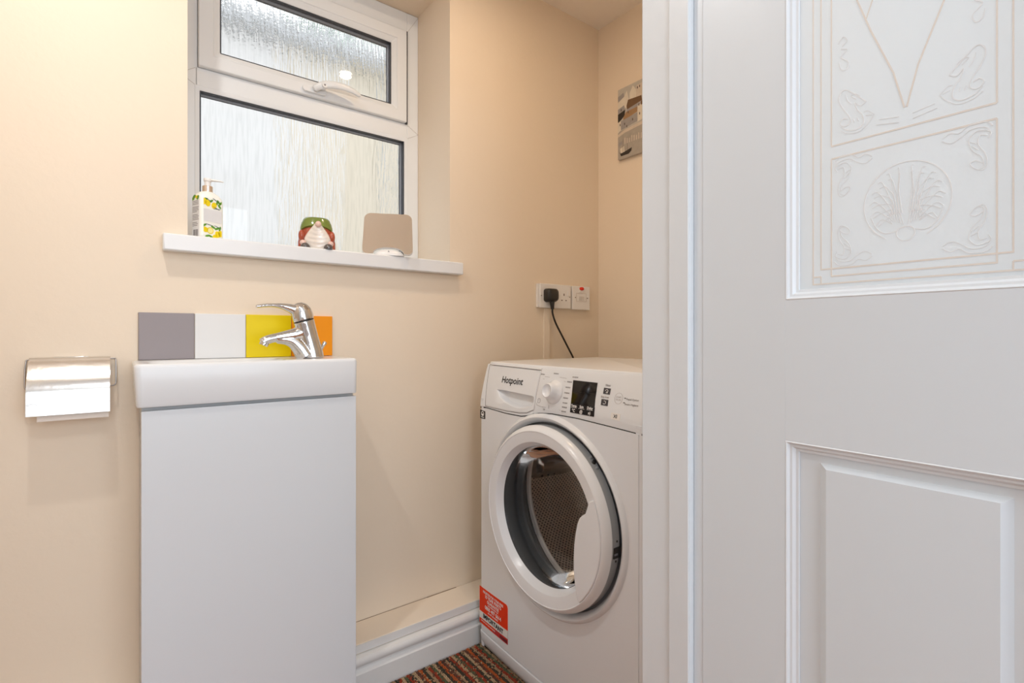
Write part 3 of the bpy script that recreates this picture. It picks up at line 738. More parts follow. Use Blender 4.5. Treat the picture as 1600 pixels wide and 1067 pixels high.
b = B(); gell(b, (.0035, .0370, .0640), (.0078, .0062, .0078)); obj('nose', b, gl_('glaze_skin', (.80, .55, .47)), gn, smooth=True)
for s in (-1, 1):
    b = B(); gell(b, (s*.0375, .018, .034), (.0085, .013, .016)); obj('sleeve', b, gl_('glaze_red', (.40, .075, .035)), gn, smooth=True)
    b = B(); gell(b, (s*.0340, .026, .0150), (.0080, .0085, .0075)); obj('hand', b, gl_('glaze_skin', (.80, .55, .47)), gn, smooth=True)
    b = B(); gell(b, (s*.0285, .031, .0035), (.0115, .0105, .0105), clip=0.0001); obj('boot', b, gl_('glaze_charcoal', (.10, .085, .08)), gn, smooth=True)

# mirror
mir = thing('vanity_mirror', (.614, 1.397, SZ), 'small frameless rounded square mirror on a white foot, right on window board', 'mirror')
md = Vector((-.437, -.8995, 0)); mr = Vector((.8995, -.437, 0)); MCn = Vector((.6145, 1.3920, SZ))
tilt = math.radians(20)
def MP(u, v, z):   # v towards viewer
    return MCn+mr*u+md*(v*math.cos(tilt)-(z-.066)*math.sin(tilt))+Vector((0, 0, z*math.cos(tilt)+v*math.sin(tilt)+.0055))
pts = []
W2, H0, H1, rr_ = .0690, -.003, .131, .019
for cx_, cz_, a0 in ((W2-rr_-.001, H1-rr_, 0), (-(W2-rr_)+.001, H1-rr_, PI/2)):
    for k in range(9):
        a = a0+PI/2*k/8; pts.append((cx_+rr_*math.cos(a), cz_+rr_*math.sin(a)))
r3 = .015
pts += [(-W2-.002, .020)]
for k in range(1, 7):
    a = PI+PI/2*k/6*1.05; pts.append((-W2-.002+r3+r3*math.cos(a), H0+r3+r3*math.sin(a)))
for k in range(0, 13):
    a = PI*(1-k/12); pts.append((.002+.043*math.cos(a), -.002+.021*math.sin(a)**.8 if 0 < k < 12 else -.001))
for k in range(0, 6):
    a = 3*PI/2+PI/2*k/6; pts.append((W2+.001-r3+r3*math.cos(a), H0+r3+r3*math.sin(a)))
pts += [(W2+.001, .020)]
b = B(); prism(b, pts, lambda u, z: MP(u, .0015, z), lambda u, z: MP(u, -.0015, z)); obj('mirror_plate', b, mat('mirror_silver', (.98, .96, .93), .02, metal=1), mir)
b = B(); pb = [(u*1.006, (z-.066)*1.006+.066) for u, z in pts]; prism(b, pb, lambda u, z: MP(u, -.0016, z), lambda u, z: MP(u, -.006, z)); obj('backing', b, mat('mirror_back', (.70, .69, .67), .4), mir)
b = B(); loft(b, [[MCn+mr*(r*math.cos(a)+.002)+md*(r*.45*math.sin(a)+.006)+Vector((0, 0, z)) for a in [2*PI*k/36 for k in range(36)]] for z, r in ((.0, .043), (.003, .0435), (.008, .040), (.013, .034), (.0165, .026), (.019, .012))], True, True)
obj('foot', b, mat('mirror_foot', (.82, .81, .80), .25), mir, smooth=True)
b = B(); q0 = MCn+md*.0225+mr*.002
for dx_, dz in ((0, .0120), (.0015, .0095), (-.0015, .0090)):
    c = q0+mr*dx_+Vector((0, 0, dz)); box(b, c.x-.0009, c.x+.0009, c.y-.0009, c.y+.002, c.z-.0012, c.z+.0012)
obj('foot_mark', b, M_spacer, mir)

# ------------------------------------------------------------------ sockets
sk = thing('double_socket', (1.26, 1.39, 1.07), 'white double wall socket with a black plug in its left outlet', 'socket')
obj('back_box', box(B(), 1.1780, 1.3360, 1.3855, 1.3948, 1.0290, 1.1135), M_sock, sk, bevel=.001)
obj('face_plate', box(B(), 1.1850, 1.3365, 1.3790, 1.3854, 1.0270, 1.1145), M_sock, sk, bevel=.002)
b = B()
def pins(bm, cx_, cz_):
    box(bm, cx_-.0020, cx_+.0020, 1.3784, 1.3795, cz_+.006, cz_+.0145)
    box(bm, cx_-.0135, cx_-.0075, 1.3784, 1.3795, cz_-.0125, cz_-.0090); box(bm, cx_+.0075, cx_+.0135, 1.3784, 1.3795, cz_-.0125, cz_-.0090)
pins(b, 1.3010, 1.0680); obj('pin_holes', b, mat('socket_hole', (.16, .11, .08), .8), sk)
obj('rocker_switch', box(B(), 1.2690, 1.2810, 1.3765, 1.3795, 1.0740, 1.0930), M_sock, sk, bevel=.001)
obj('rocker_switch', box(B(), 1.3180, 1.3290, 1.3765, 1.3795, 1.0740, 1.0930), M_sock, sk, bevel=.001)
def screw(x, z, par):
    b = B(); lathe(b, [(.0001, 1.3782), (.0022, 1.3782), (.0022, 1.3795)], axy(x, z), 12); obj('screw', b, mat('dull_screw', (.25, .20, .16), .4, metal=.6), par)
screw(1.3300, 1.0705, sk); screw(1.1905, 1.0705, sk)
sw = thing('fused_switch', (1.39, 1.39, 1.07), 'white fused switch with red neon to the right of the double socket', 'switch')
obj('back_box', box(B(), 1.3475, 1.4360, 1.3855, 1.3948, 1.0270, 1.1130), M_sock, sw, bevel=.001)
obj('face_plate', box(B(), 1.3450, 1.4385, 1.3790, 1.3854, 1.0250, 1.1145), M_sock, sw, bevel=.002)
b = B(); lathe(b, [(.0001, 1.3752), (.006, 1.3755), (.0115, 1.3770), (.0120, 1.3795)], lambda r, h, a: (1.3935+r*math.cos(a), h, 1.1055+r*.55*math.sin(a)), 20); obj('neon_lens', b, M_neon, sw, smooth=True)
b = B(); ring_rect(b, 1.3650, 1.4180, 1.0560, 1.0880, .0008, 1.3784, 1.3795); obj('fuse_flap', b, mat('flap_line', (.50, .42, .36), .6), sw)
b = B()
for k in range(6): box(b, 1.3810+k*.0045, 1.3825+k*.0045, 1.3780, 1.3795, 1.0590, 1.0760)
obj('grip_ribs', b, mat('rib_shade', (.62, .57, .52), .6), sw)
obj('switch_rocker', box(B(), 1.3790, 1.4080, 1.3770, 1.3795, 1.0920, 1.0950), M_sock, sw)
screw(1.3600, 1.0710, sw); screw(1.4245, 1.0705, sw)
pg = thing('power_plug', (1.23, 1.37, 1.06), 'black three pin plug with cable trailing behind the washing machine', 'plug')
b = B(); PXc, PZc = 1.2270, 1.0720
def PL(w_, h_, r, y, dx=0, dz=0): return [(PXc+dx+x, y, PZc+dz+z) for x, z in rrect(w_, h_, r, 5)]
loft(b, [PL(.052, .047, .010, 1.3786), PL(.054, .049, .012, 1.376), PL(.054, .048, .013, 1.364), PL(.050, .044, .014, 1.354, 0, .001), PL(.038, .034, .012, 1.3495, 0, .002), PL(.020, .018, .008, 1.3485, 0, .003)], True, True)
obj('plug_body', b, M_black, pg, smooth=True, angle=50)
b = B(); tube(b, [(1.2285, 1.364, 1.052), (1.2290, 1.364, 1.040), (1.2300, 1.364, 1.022)], [.0100, .0080, .0062], 14); obj('cable_grip', b, M_black, pg, smooth=True)
b = B(); tube(b, spline([(1.2300, 1.364, 1.024), (1.2330, 1.366, 1.006), (1.2500, 1.370, .975), (1.2830, 1.373, .930), (1.3250, 1.377, .875), (1.3490, 1.378, .840), (1.3620, 1.378, .800), (1.3700, 1.376, .70), (1.385, 1.30, .62), (1.39, 1.15, .60)], 5), .0034, 10); obj('cable', b, M_black, pg, smooth=True)
b = B(); box(b, 1.2100, 1.2370, 1.3860, 1.3948, .30, 1.0270); obj('cable_trunking', b, mat('painted_trunking', (.82, .71, .58), .5), None, bevel=.001, label='cream painted cable trunking running down from the double socket', category='trunking')

# ------------------------------------------------------------------ picture on the right wall
pic = thing('harbour_picture', (1.50, 1.18, 1.59), 'small canvas print of harbour cottages and boat on the right wall', 'picture')
PY0, PY1, PZ0, PZ1 = 1.083, 1.283, 1.590, 1.854
obj('canvas', box(B(), 1.4900, 1.5035, PY0, PY1, PZ0, PZ1), mat('canvas_edge', (.50, .46, .42), .8), pic, bevel=.001)
PC = {'sky': (.50, .47, .42), 'cream': (.70, .64, .54), 'brown': (.16, .09, .045), 'dark': (.035, .028, .022), 'grey': (.33, .31, .30), 'ochre': (.34, .21, .11), 'water': (.40, .36, .31), 'sand': (.62, .54, .45), 'ink': (.12, .09, .08)}
pm = list(PC); pmats = [mat('picture_'+k, PC[k], .8, noise=.14, nscale=60) for k in pm]
b = B(); cnt = [0]
def pp(col, pts, sc_=.107):
    cnt[0] += 1; x = 1.4899-cnt[0]*.00002
    f = b.faces.new([b.verts.new((x, PY1-u*sc_, PZ1-v*(PZ1-PZ0))) for u, v in pts]); f.material_index = pm.index(col)
def win_(u, v, s=.016): pp('ink', [(u-s*1.2, v-s), (u+s*1.2, v-s), (u+s*1.2, v+s), (u-s*1.2, v+s)])
pp('sky', [(0, 0), (1.869, 0), (1.869, 1), (0, 1)])
pp('water', [(0, .60), (1.869, .56), (1.869, 1), (0, 1)])
pp('grey', [(0, .10), (.25, .07), (.30, .16), (0, .19)]); pp('cream', [(0, .18), (.28, .13), (.40, .06), (.48, .20), (.42, .30), (0, .28)])
pp('cream', [(.52, .12), (.66, .03), (.82, .12), (.84, .22), (.5, .24)]); pp('sand', [(.8, .06), (1.2, .04), (1.2, .22), (.8, .22)])
pp('cream', [(1.1, .12), (1.25, .02), (1.5, .12), (1.5, .3), (1.1, .3)]); pp('sand', [(1.5, .1), (1.87, .08), (1.87, .4), (1.5, .4)])
pp('brown', [(.38, .28), (.45, .20), (1.02, .22), (1.05, .29), (.42, .34)]); pp('grey', [(.40, .33), (1.05, .29), (1.05, .37), (.40, .42)])
pp('grey', [(0, .28), (.28, .25), (.33, .33), (0, .35)]); pp('dark', [(0, .35), (.33, .32), (.30, .40), (.16, .44), (0, .47)])
pp('ochre', [(.24, .42), (.36, .36), (.85, .35), (.85, .42), (.24, .47)]); pp('grey', [(.14, .46), (.85, .43), (.88, .55), (.14, .59)])
pp('cream', [(.86, .34), (1.3, .32), (1.3, .54), (.86, .56)]); pp('cream', [(0, .47), (.13, .46), (.13, .59), (0, .62)]); pp('brown', [(1.0, .30), (1.4, .27), (1.45, .34), (1.0, .35)])
pp('sand', [(0, .64), (.3, .60), (1.87, .55), (1.87, .59), (.3, .645), (0, .68)])
for u, v in ((.30, .52), (.65, .50), (.46, .375), (.92, .335), (.10, .51), (.95, .46), (1.1, .42), (.40, .565), (.15, .305), (.86, .09), (.95, .085), (1.2, .2), (1.35, .2)): win_(u, v)
pp('dark', [(.08, .90), (.20, .92), (.62, .885), (.60, .93), (.48, .96), (.14, .96)]); pp('cream', [(.10, .85), (.28, .83), (.30, .91), (.12, .92)]); pp('grey', [(.04, .76), (.20, .75), (.20, .80), (.04, .82)])
for u in (.22, .42): pp('ink', [(u, .72), (u+.012, .72), (u+.012, .92), (u, .92)])
for k in range(9): pp('sand', [(.3+.1*k, .72+.012*(k % 3)), (.34+.1*k, .715+.012*(k % 3)), (.34+.1*k, .80), (.3+.1*k, .81)])
obj('painting', b, pmats, pic)

# ------------------------------------------------------------------ washing machine
wm = thing('washing_machine', (1.09, .9525, 0), 'white front loading washing machine with round porthole door in the corner', 'washing machine')
def fx(Y, Z):
    c = max(-1, min(1, (Y-.9525)/.2975))
    bo = .008*(1-c*c); l = 0 if Z < .72 else .03*((Z-.72)/.125)**1.4
    return .838-bo+l
CY, CZc = .935, .490
ML, MR = 1.250, .655
# casing with rounded vertical edges
b = B()
def plan(z, fr, back=1.345, r=.012):
    """plan outline of the casing at height z with bowed front offset fr"""
    pts_ = []
    nf = 24
    for k in range(nf+1):
        y = ML-.010-(ML-MR-.020)*k/nf; pts_.append((fx(y, z)+fr, y))
    return [(back, ML)]+[(fx(ML, z)+fr+.010, ML), (fx(ML, z)+fr+.003, ML-.003)]+pts_+[(fx(MR, z)+fr+.003, MR+.003), (fx(MR, z)+fr+.010, MR)]+[(back, MR)]
box(b, .862, 1.345, ML-.004, ML, .012, .742); box(b, .862, 1.345, MR, MR+.004, .012, .742); box(b, 1.341, 1.345, MR+.004, ML-.004, .012, .742); box(b, .862, 1.341, MR+.004, ML-.004, .012, .016)
for ys, yc_ in ((1, ML), (-1, MR)):      # rounded front corners
    L_ = []
    for k in range(7):
        a = PI/2*k/6; L_.append((fx(yc_, .5)+.013-.012*math.cos(a), yc_-ys*.012+ys*.012*math.sin(a)))
    L_ = [(fx(yc_, .5)+.001, yc_-ys*.020)]+L_+[(.862, yc_), (.862, yc_-ys*.004), (fx(yc_, .5)+.004, yc_-ys*.016), (fx(yc_, .5)+.004, yc_-ys*.020)]
    loft(b, [[(x, y, z) for x, y in L_] for z in (.02, .743)], True, True)
obj('casing', b, M_white, wm, smooth=True, angle=35)
# top lid: rises from fascia, bowed front edge
b = B()
loft(b, [[(x, y, z) for x, y in plan(min(zz, .8445), fr, 1.347)] for zz, z, fr in ((.80, .741, .016), (.80, .80, .012), (.8435, .8435, .004), (.8445, .8478, .0045), (.8445, .8500, .0080), (.8445, .8506, .013))], True, True)
obj('top_lid', b, M_white, wm, smooth=True, angle=50)
# front panel with raised lip round the porthole recess
def fline(y):
    T = [(1.2468, .7165), (1.211, .7190), (1.1135, .7150), (1.0441, .7160), (1.0119, .7218), (.9748, .7325), (.9261, .7370), (.8419, .7370), (.7466, .7320), (.6575, .7262)]
    if y >= T[0][0]: return T[0][1]
    for (a, za), (c, zc) in zip(T, T[1:]):
        if y >= c: return zc+(za-zc)*(y-c)/(a-c)
    return T[-1][1]
NA = 192
def outer_pt(a):
    cy, cz = math.cos(a), math.sin(a)
    t = 9
    if cy > 1e-6: t = min(t, (ML-.012-CY)/cy)
    if cy < -1e-6: t = min(t, (MR+.012-CY)/cy)
    if cz < -1e-6: t = min(t, (.066-CZc)/cz)
    if cz > 1e-6:
        tt = .2
        for _ in range(40): tt = (fline(CY+cy*tt)-.0012-CZc)/cz if (fline(CY+cy*tt)-.0012-CZc)/cz < 1 else 1
        t = min(t, tt)
    return CY+cy*t, CZc+cz*t
angs = [2*PI*k/NA for k in range(NA)]
outs = [outer_pt(a) for a in angs]
def ringc(r, dx): return [(fx(CY+r*math.cos(a), CZc+r*math.sin(a)*.9)+dx if False else fx(CY+r*math.cos(a), .5)+dx, CY+r*math.cos(a), CZc+r*math.sin(a)) for a in angs]
R0 = .2455
loops = [[(fx(y, .5)+.014, y, z) for y, z in outs], [(fx(y, .5)+.0012, y, z) for y, z in outs]]
for t in (.004, .12, .24, .36, .48, .6, .72, .86):
    loops.append([(fx(y+(CY+R0*math.cos(a)-y)*t, .5), y+(CY+R0*math.cos(a)-y)*t, z+(CZc+R0*math.sin(a)-z)*t) for (y, z), a in zip(outs, angs)])
for r, dx in ((.2455, -.0005), (.2435, -.004), (.2405, -.0080), (.2370, -.0098), (.2330, -.0080), (.2280, -.002), (.2240, .005), (.2225, .012), (.2222, .020), (.200, .022), (.178, .026)):
    loops.append(ringc(r, dx))
nb_ = 17
b = B(); loft(b, loops[:nb_]); obj('front_panel', b, M_white, wm, smooth=True, angle=40)
b = B(); loft(b, loops[nb_-1:]); obj('recess_ring', b, M_grey, wm, smooth=True, angle=40)
# latch and screws of the recess
def recess_pt(a, xo): return Vector((xo, CY+.2185*math.cos(a), CZc+.2185*math.sin(a)))
aL = PI+.085
c = recess_pt(aL, .83); obj('latch_slot', box(B(), .8185, .8390, c.y-.0012, c.y+.004, c.z-.0125, c.z+.0105), M_black, wm)
obj('latch_hook', box(B(), .8200, .8300, c.y-.0022, c.y-.0010, c.z-.006, c.z-.002), M_spacer, wm)
for da in (-.105, .095):
    b = B(); c = recess_pt(aL+da, .83); ell(b, (.829, c.y-.0002, c.z), (.0026, .0014, .0026), 10, 6); obj('latch_screw', b, M_black, wm)
for da, h_ in ((-.80, .008), (-.86, .004), (-.74, .004)):
    b = B(); c = recess_pt(PI+da, .83); ell(b, (.8290, c.y, c.z), (.0055, .003, h_), 10, 6); obj('hinge_boss', b, M_black if h_ > .005 else M_grey, wm)
# fascia
b = B(); rows = []
NY = 60; zs = [0, .02, .25, .45, .65, .82, .93, 1.0]
for k in range(NY+1):
    y = .9925-(.9925-MR-.001)*k/NY; z0 = fline(y)+.0012; z1 = .8440
    edge = .005*(1 if k == NY else (.25 if k == NY-1 else 0))
    rows.append([(fx(y, z0+(z1-z0)*t)+edge-(.0 if 0 < i < len(zs)-1 else -.0012), y, z0+(z1-z0)*t) for i, t in enumerate(zs)]+[(.875, y, z1), (.875, y, z0)])
loft(b, rows, True, True); obj('control_panel', b, M_whitem, wm, smooth=True, angle=40)
b = B(); rows = []
for k in range(NY+1):
    y = ML-.003-(ML-MR-.006)*k/NY; z = fline(y); rows.append([(fx(y, z)+.0022, y, z-.0018), (fx(y, z)+.0022, y, z+.0018), (.85, y, z+.0018), (.85, y, z-.0018)])
loft(b, rows, True, True); obj('panel_gap', b, M_dark, wm)
# lines and prints that follow the panel's curve
def wline(bm, pts, wd, lift=.0004, mi=0):
    P = []
    for (a, b_) in zip(pts, pts[1:]):
        n_ = max(1, int(math.hypot(b_[0]-a[0], b_[1]-a[1])/.012))
        P += [(a[0]+(b_[0]-a[0])*k/n_, a[1]+(b_[1]-a[1])*k/n_) for k in range(n_)]
    P.append(pts[-1]); n = len(P); Q = []
    for i in range(n):
        d = Vector((P[min(i+1, n-1)][0]-P[max(i-1, 0)][0], P[min(i+1, n-1)][1]-P[max(i-1, 0)][1])); d = d.normalized() if d.length else Vector((1, 0)); s = Vector((-d.y, d.x))*wd/2
        Q.append(((P[i][0]+s.x, P[i][1]+s.y), (P[i][0]-s.x, P[i][1]-s.y)))
    for (a, c), (d_, e) in zip(Q, Q[1:]):
        q = [a, c, e, d_]; v = [bm.verts.new((fx(*p)-lift, *p)) for p in q]+[bm.verts.new((fx(*p)+.0004, *p)) for p in q]
        for f in ((0,1,2,3),(7,6,5,4),(0,4,5,1),(1,5,6,2),(2,6,7,3),(3,7,4,0)): bm.faces.new([v[i] for i in f]).material_index = mi
def wplate(bm, pts, lift0, lift1=-.0005, mi=0):
    t_ = bmesh.new(); prism(t_, pts, lambda y, z: (0, y, z), lambda y, z: (1, y, z), mi)
    ys_ = [p[0] for p in pts]; n_ = int((max(ys_)-min(ys_))/.009)
    for k in range(1, n_+1):
        bmesh.ops.bisect_plane(t_, geom=t_.verts[:]+t_.edges[:]+t_.faces[:], plane_co=(0, min(ys_)+(max(ys_)-min(ys_))*k/(n_+1), 0), plane_no=(0, 1, 0))
    for v in t_.verts: v.co.x = fx(v.co.y, v.co.z)-(lift0 if v.co.x < .5 else lift1)
    me_ = bpy.data.meshes.new('x'); t_.to_mesh(me_); t_.free(); bm.from_mesh(me_); bpy.data.meshes.remove(me_)
def wtext(s, size, y, z, m, par, name='lettering', lift=.0004, align='CENTER', sx=1, space=1, into=None, bold=.012):
    return text(into, s, size, (0, y, z), (0, -1, 0), (0, 0, 1), m, par, depth=.0001, align=align, sx=sx, space=space, name=name, bold=bold,
                warp=lambda q, d: Vector((fx(q.y, q.z)-lift-max(0, d), q.y, q.z)))
# detergent drawer: front with scooped grip
dr_out = [(1.2330, .8395), (1.1700, .8390), (1.1033, .8385), (.9955, .8370), (.9935, .7400), (1.0200, .7300), (1.0500, .7262), (1.1100, .7245), (1.2149, .7262)]
def resamp(pts, n):
    P = pts+[pts[0]]; L = [math.dist(a, c) for a, c in zip(P, P[1:])]; T = sum(L); out = []
    for k in range(n):
        d = T*k/n; i = 0
        while d > L[i]: d -= L[i]; i += 1
        t = d/L[i]; out.append((P[i][0]+(P[i+1][0]-P[i][0])*t, P[i][1]+(P[i+1][1]-P[i][1])*t))
    return out
def rays(pts, c, n):
    out = []
    for k in range(n):
        a = 2*PI*k/n; d = (math.cos(a), math.sin(a)); best = 9
        for p, q in zip(pts, pts[1:]+[pts[0]]):
            ex, ez = q[0]-p[0], q[1]-p[1]; den = d[0]*ez-d[1]*ex
            if abs(den) < 1e-12: continue
            t = ((p[0]-c[0])*ez-(p[1]-c[1])*ex)/den; s = ((p[0]-c[0])*d[1]-(p[1]-c[1])*d[0])/den
            if t > 0 and -1e-9 <= s <= 1+1e-9: best = min(best, t)
        out.append((c[0]+d[0]*best, c[1]+d[1]*best))
    return out
pk = [(1.168, .7765), (1.085, .7745), (1.0050, .7720), (.9995, .7690), (.9990, .7490), (1.025, .7415), (1.0516, .7365), (1.070, .7365), (1.0865, .7385), (1.124, .7450), (1.150, .7560)]
cp = (1.070, .7560); n = 96
o_r = rays(dr_out, cp, n); i_r = rays(pk, cp, n)
def sh_(P, f, dx=0): return [(fx(cp[0]+(y-cp[0])*f, cp[1]+(z-cp[1])*f)+dx, cp[0]+(y-cp[0])*f, cp[1]+(z-cp[1])*f) for y, z in P]
mid_ = [((a[0]+c[0])/2, (a[1]+c[1])/2) for a, c in zip(o_r, i_r)]
b = B(); loft(b, [sh_(o_r, 1, .001), sh_(o_r, 1, -.0008), sh_(mid_, 1, -.0010), sh_(i_r, 1.03, -.0010), sh_(i_r, 1.0, -.0002), sh_(i_r, .94, .008), sh_(i_r, .80, .016), sh_(i_r, .3, .018)], False, True)
dro = obj('detergent_drawer', b, M_whitem, wm, smooth=True, angle=40)
b = B(); wline(b, [(1.2355, .8415), (1.1033, .8405), (.9940, .8388)], .0014); wline(b, [(1.2362, .8410), (1.2165, .7245)], .0011)
wline(b, [(1.2170, .7235), (1.1100, .7222), (1.0500, .7240), (1.0200, .7278), (.9935, .7380)], .0013)
obj('drawer_gap', b, mat('fine_gap', (.16, .13, .12), .7), wm)
b = B(); wline(b, [(.9925, .8385), (.9915, .7385)], .0008); obj('drawer_gap', b, mat('faint_gap', (.52, .50, .48), .7), wm)
# panel surround of the drawer
fo = [(ML-.001, .844), (.9925, .844)]+[(y, fline(y)+.0012) for y in [.9925+(ML-.001-.9925)*k/24 for k in range(25)]]
f_r = rays(fo, cp, n); d2 = [(cp[0]+(y-cp[0])*1.004, cp[1]+(z-cp[1])*1.006) for y, z in o_r]
def lerp_(t): return [(a[0]+(c[0]-a[0])*t, a[1]+(c[1]-a[1])*t) for a, c in zip(f_r, d2)]
b = B(); loft(b, [[(.872, y, z) for y, z in f_r], [(fx(y, z)+.0015+(.004 if y > ML-.004 else 0), y, z) for y, z in f_r], [(fx(y, z), y, z) for y, z in lerp_(.12)], [(fx(y, z), y, z) for y, z in lerp_(.5)], [(fx(y, z), y, z) for y, z in lerp_(.97)], [(fx(y, z)+.0006, y, z) for y, z in d2], [(fx(y, z)+.008, y, z) for y, z in d2]])
obj('drawer_surround', b, M_whitem, wm, smooth=True, angle=40)
# maker's lettering
wtext('Hotpoint', .0250, 1.1045, .8040, M_inkd, dro, 'lettering', .0016, sx=1.05)
# programme dial
KY, KZ = .9290, .7895; kx = fx(KY, KZ)
ax_ = Vector((-1, 0, .22)).normalized(); e1 = Vector((0, 1, 0)); e2 = ax_.cross(e1)
kf = lambda r, h, a: tuple(Vector((kx, KY, KZ))+ax_*h+e1*r*math.cos(a)+e2*r*math.sin(a))
b = B(); lathe(b, [(.0300, -.004), (.0305, .001), (.0285, .004), (.0245, .0065), (.0215, .012), (.0190, .020), (.0178, .0240), (.0160, .0255), (.0142, .0245), (.0120, .0215), (.0001, .0205)], kf, 48, True); obj('programme_dial', b, M_rim, wm, smooth=True, angle=50)
# dial legend: short ticks and unreadably small words
b = B()
dl = [(.985, .829), (.935, .8335), (.868, .829), (.8835, .8170), (.8850, .8040), (.8850, .7910), (.8860, .7790), (.8850, .7675), (.8850, .7575), (.8850, .7475)]
for k, (y, z) in enumerate(dl):
    wl = .010 if k in (1, 2) else .0085; random.seed(k)
    xx = y+wl*.9; 
    while xx > y-wl*.9:
        l = random.uniform(.0010, .0022); hh = random.choice((.0024, .0032)); wplate(b, [(xx, z-hh/2), (xx-l*.62, z-hh/2), (xx-l*.62, z+hh/2), (xx, z+hh/2)], .0003); xx -= l
for p, q in (((.9745, .8240), (.956, .8235)), ((.920, .8255), (.895, .8245)), ((.9800, .8180), (.9740, .8175)), ((.9660, .7500), (.950, .7500)), ((.9400, .7560), (.9390, .7480)), ((.9000, .7490), (.897, .7490)), ((.985, .7595), (.985, .7520)), ((.9845, .7520), (.968, .7500)), ((.9015, .8170), (.896, .8165))):
    wline(b, [p, q], .0006, .0003)
wline(b, [(.9785+.0052*math.cos(a), .7640+.0058*math.sin(a)) for a in [2*PI*k/18+2 for k in range(17)]], .0008, .0003); wline(b, [(.9785, .7640), (.9785, .7700)], .0008, .0003)
obj('dial_legend', b, M_ink, wm, kind='stuff')
b = B(); wtext('Off', .0055, .955, .7440, M_ink, wm, into=b); obj('lettering', b, M_ink, wm)
# display
b = B(); wplate(b, [(.8716, .8222), (.7951, .8214), (.7893, .7470), (.8632, .7484)], .0012); disp = obj('display', b, mat('display_glass', (.008, .006, .006), .05, spec=.35), wm, bevel=.0004)
b = B(); wplate(b, [(.8632, .7687), (.7902, .7675), (.7893, .7472), (.8630, .7486)], .0013); wplate(b, [(.8690, .7970), (.7925, .7960), (.7923, .7957), (.8688, .7967)], .0014)
obj('key_strip', b, mat('key_black', (.01, .008, .009), .4, spec=.25), disp)
for y, s, g in ((.8525, 'Temp.', '°C'), (.8285, 'Spin', '@'), (.8030, 'Delay', '»)')):
    b = B(); wtext(s, .0076, y, .7645, None, None, into=b, lift=.0016, sx=1.0, bold=.02); wplate(b, [(y+.009, .7600), (y-.009, .7600), (y-.009, .7606), (y+.009, .7606)], .0017, .0010); wtext(g, .0092, y, .7535, None, None, into=b, lift=.0016, bold=.02); obj('key_icon', b, M_inkw, disp)
# option keys
for (y, z) in ((.7640, .8055), (.7650, .7810)):
    b = B(); wplate(b, [(y+.0095, z+.0068), (y-.0095, z+.0062), (y-.0098, z-.0068), (y+.0090, z-.0062)], .0010); k_ = obj('option_key', b, mat('option_key_grey', (.045, .045, .055), .3), wm)
b = B(); wline(b, [(.7640+.0038*math.cos(a), .8055+.0035*math.sin(a)) for a in [2*PI*k/12 for k in range(11)]], .0009, .0014); wline(b, [(.7640, .8055), (.7610, .8010)], .0009, .0014)
wline(b, [(.7650+.0038*math.cos(a), .7810+.0035*math.sin(a)) for a in [2*PI*k/12+1 for k in range(10)]], .0009, .0014)
obj('key_icon', b, M_inkw, wm)
for s_, z_, y_, q_ in (('Silent', .0065, .7640, .8180), ('Easy Iron', .0060, .7665, .7925), ('Rapid Option', .0058, .6925, .7935), ('Steam Hygiene', .0058, .6935, .7830)):
    wtext(s_, z_, y_, q_, M_ink, wm)
b = B(); wline(b, [(.7290+.0105*math.cos(a), .7930+.0115*math.sin(a)) for a in [2*PI*k/30 for k in range(31)]], .0007, .0003)
wtext('START', .0048, .7290, .7955, None, None, into=b); wtext('PAUSE', .0048, .7290, .7900, None, None, into=b)
obj('start_mark', b, mat('pale_print', (.52, .50, .49), .5), wm)
b = B(); wplate(b, [(.7140, .7942), (.7100, .7942), (.7100, .7957), (.7140, .7957)], .0003); wplate(b, [(.7150, .7848), (.7110, .7848), (.7110, .7863), (.7150, .7863)], .0003); obj('option_mark', b, M_inkd, wm)
b = B(); wplate([b][0], [(.7425, .7620), (.7175, .7615), (.7175, .7475), (.7425, .7485)], .0005); obj('small_sticker', b, M_stw, wm)
wtext('XI', .0105, .7300, .7548, M_inkd, wm, 'lettering', .0008)
b = B(); wplate(b, [(1.2450, .7100), (1.2170, .7080), (1.2170, .6855), (1.2450, .6850)], .0006); obj('black_badge', b, M_black, wm)
b = B(); wline(b, [(1.2310+.0062*math.cos(a), .7000+.0062*math.sin(a)) for a in [2*PI*k/16 for k in range(17)]], .0022, .0009); wplate(b, [(1.2390, .6890), (1.2230, .6885), (1.2230, .6905), (1.2390, .6910)], .0009); wplate(b, [(1.2385, .6950), (1.2240, .6948), (1.2275, .7000), (1.2350, .7000)], .0009); obj('badge_print', b, M_inkw, wm)
# care sticker
SL, SR = 1.2480, 1.1030
q = lambda u, z: (SL+(SR-SL)*u, z)
b = B(); wplate(b, [q(0, .0850), q(1, .0880), q(1, .1860), q(.985, .1915), q(.95, .1945), q(0, .1915)], .0006); stk = obj('sticker', b, M_red, wm)
b = B(); wplate(b, [q(0, .1000), q(1, .1040), q(1, .1260), q(0, .1200)], .0009); obj('sticker_band', b, M_stw, stk)
b = B(); wplate(b, [q(.45, .0885), q(1, .0882), q(1, .1038), q(.60, .1020)], .0008); obj('sticker_band', b, M_redd, stk)
b = B()
for s_, sz, z in (('REGISTER FOR YOUR FREE', .0096, .1830), ('10 YEAR PARTS', .0135, .1725), ('GUARANTEE', .0115, .1610), ('CALL FREE NOW ON', .0062, .1525), ('0800 497 0614', .0150, .1415), ('OR VISIT THE WEBSITE', .0055, .1310)):
    wtext(s_, sz, (SL+SR)/2, z, None, None, into=b, lift=.0012, sx=.92, bold=.02)
obj('sticker_lettering', b, M_inkw, stk)
wtext('SUPPORT FOR YOUR APPLIANCE', .0050, SL-.047, .0955, M_inkw, stk, 'sticker_lettering', .0012)
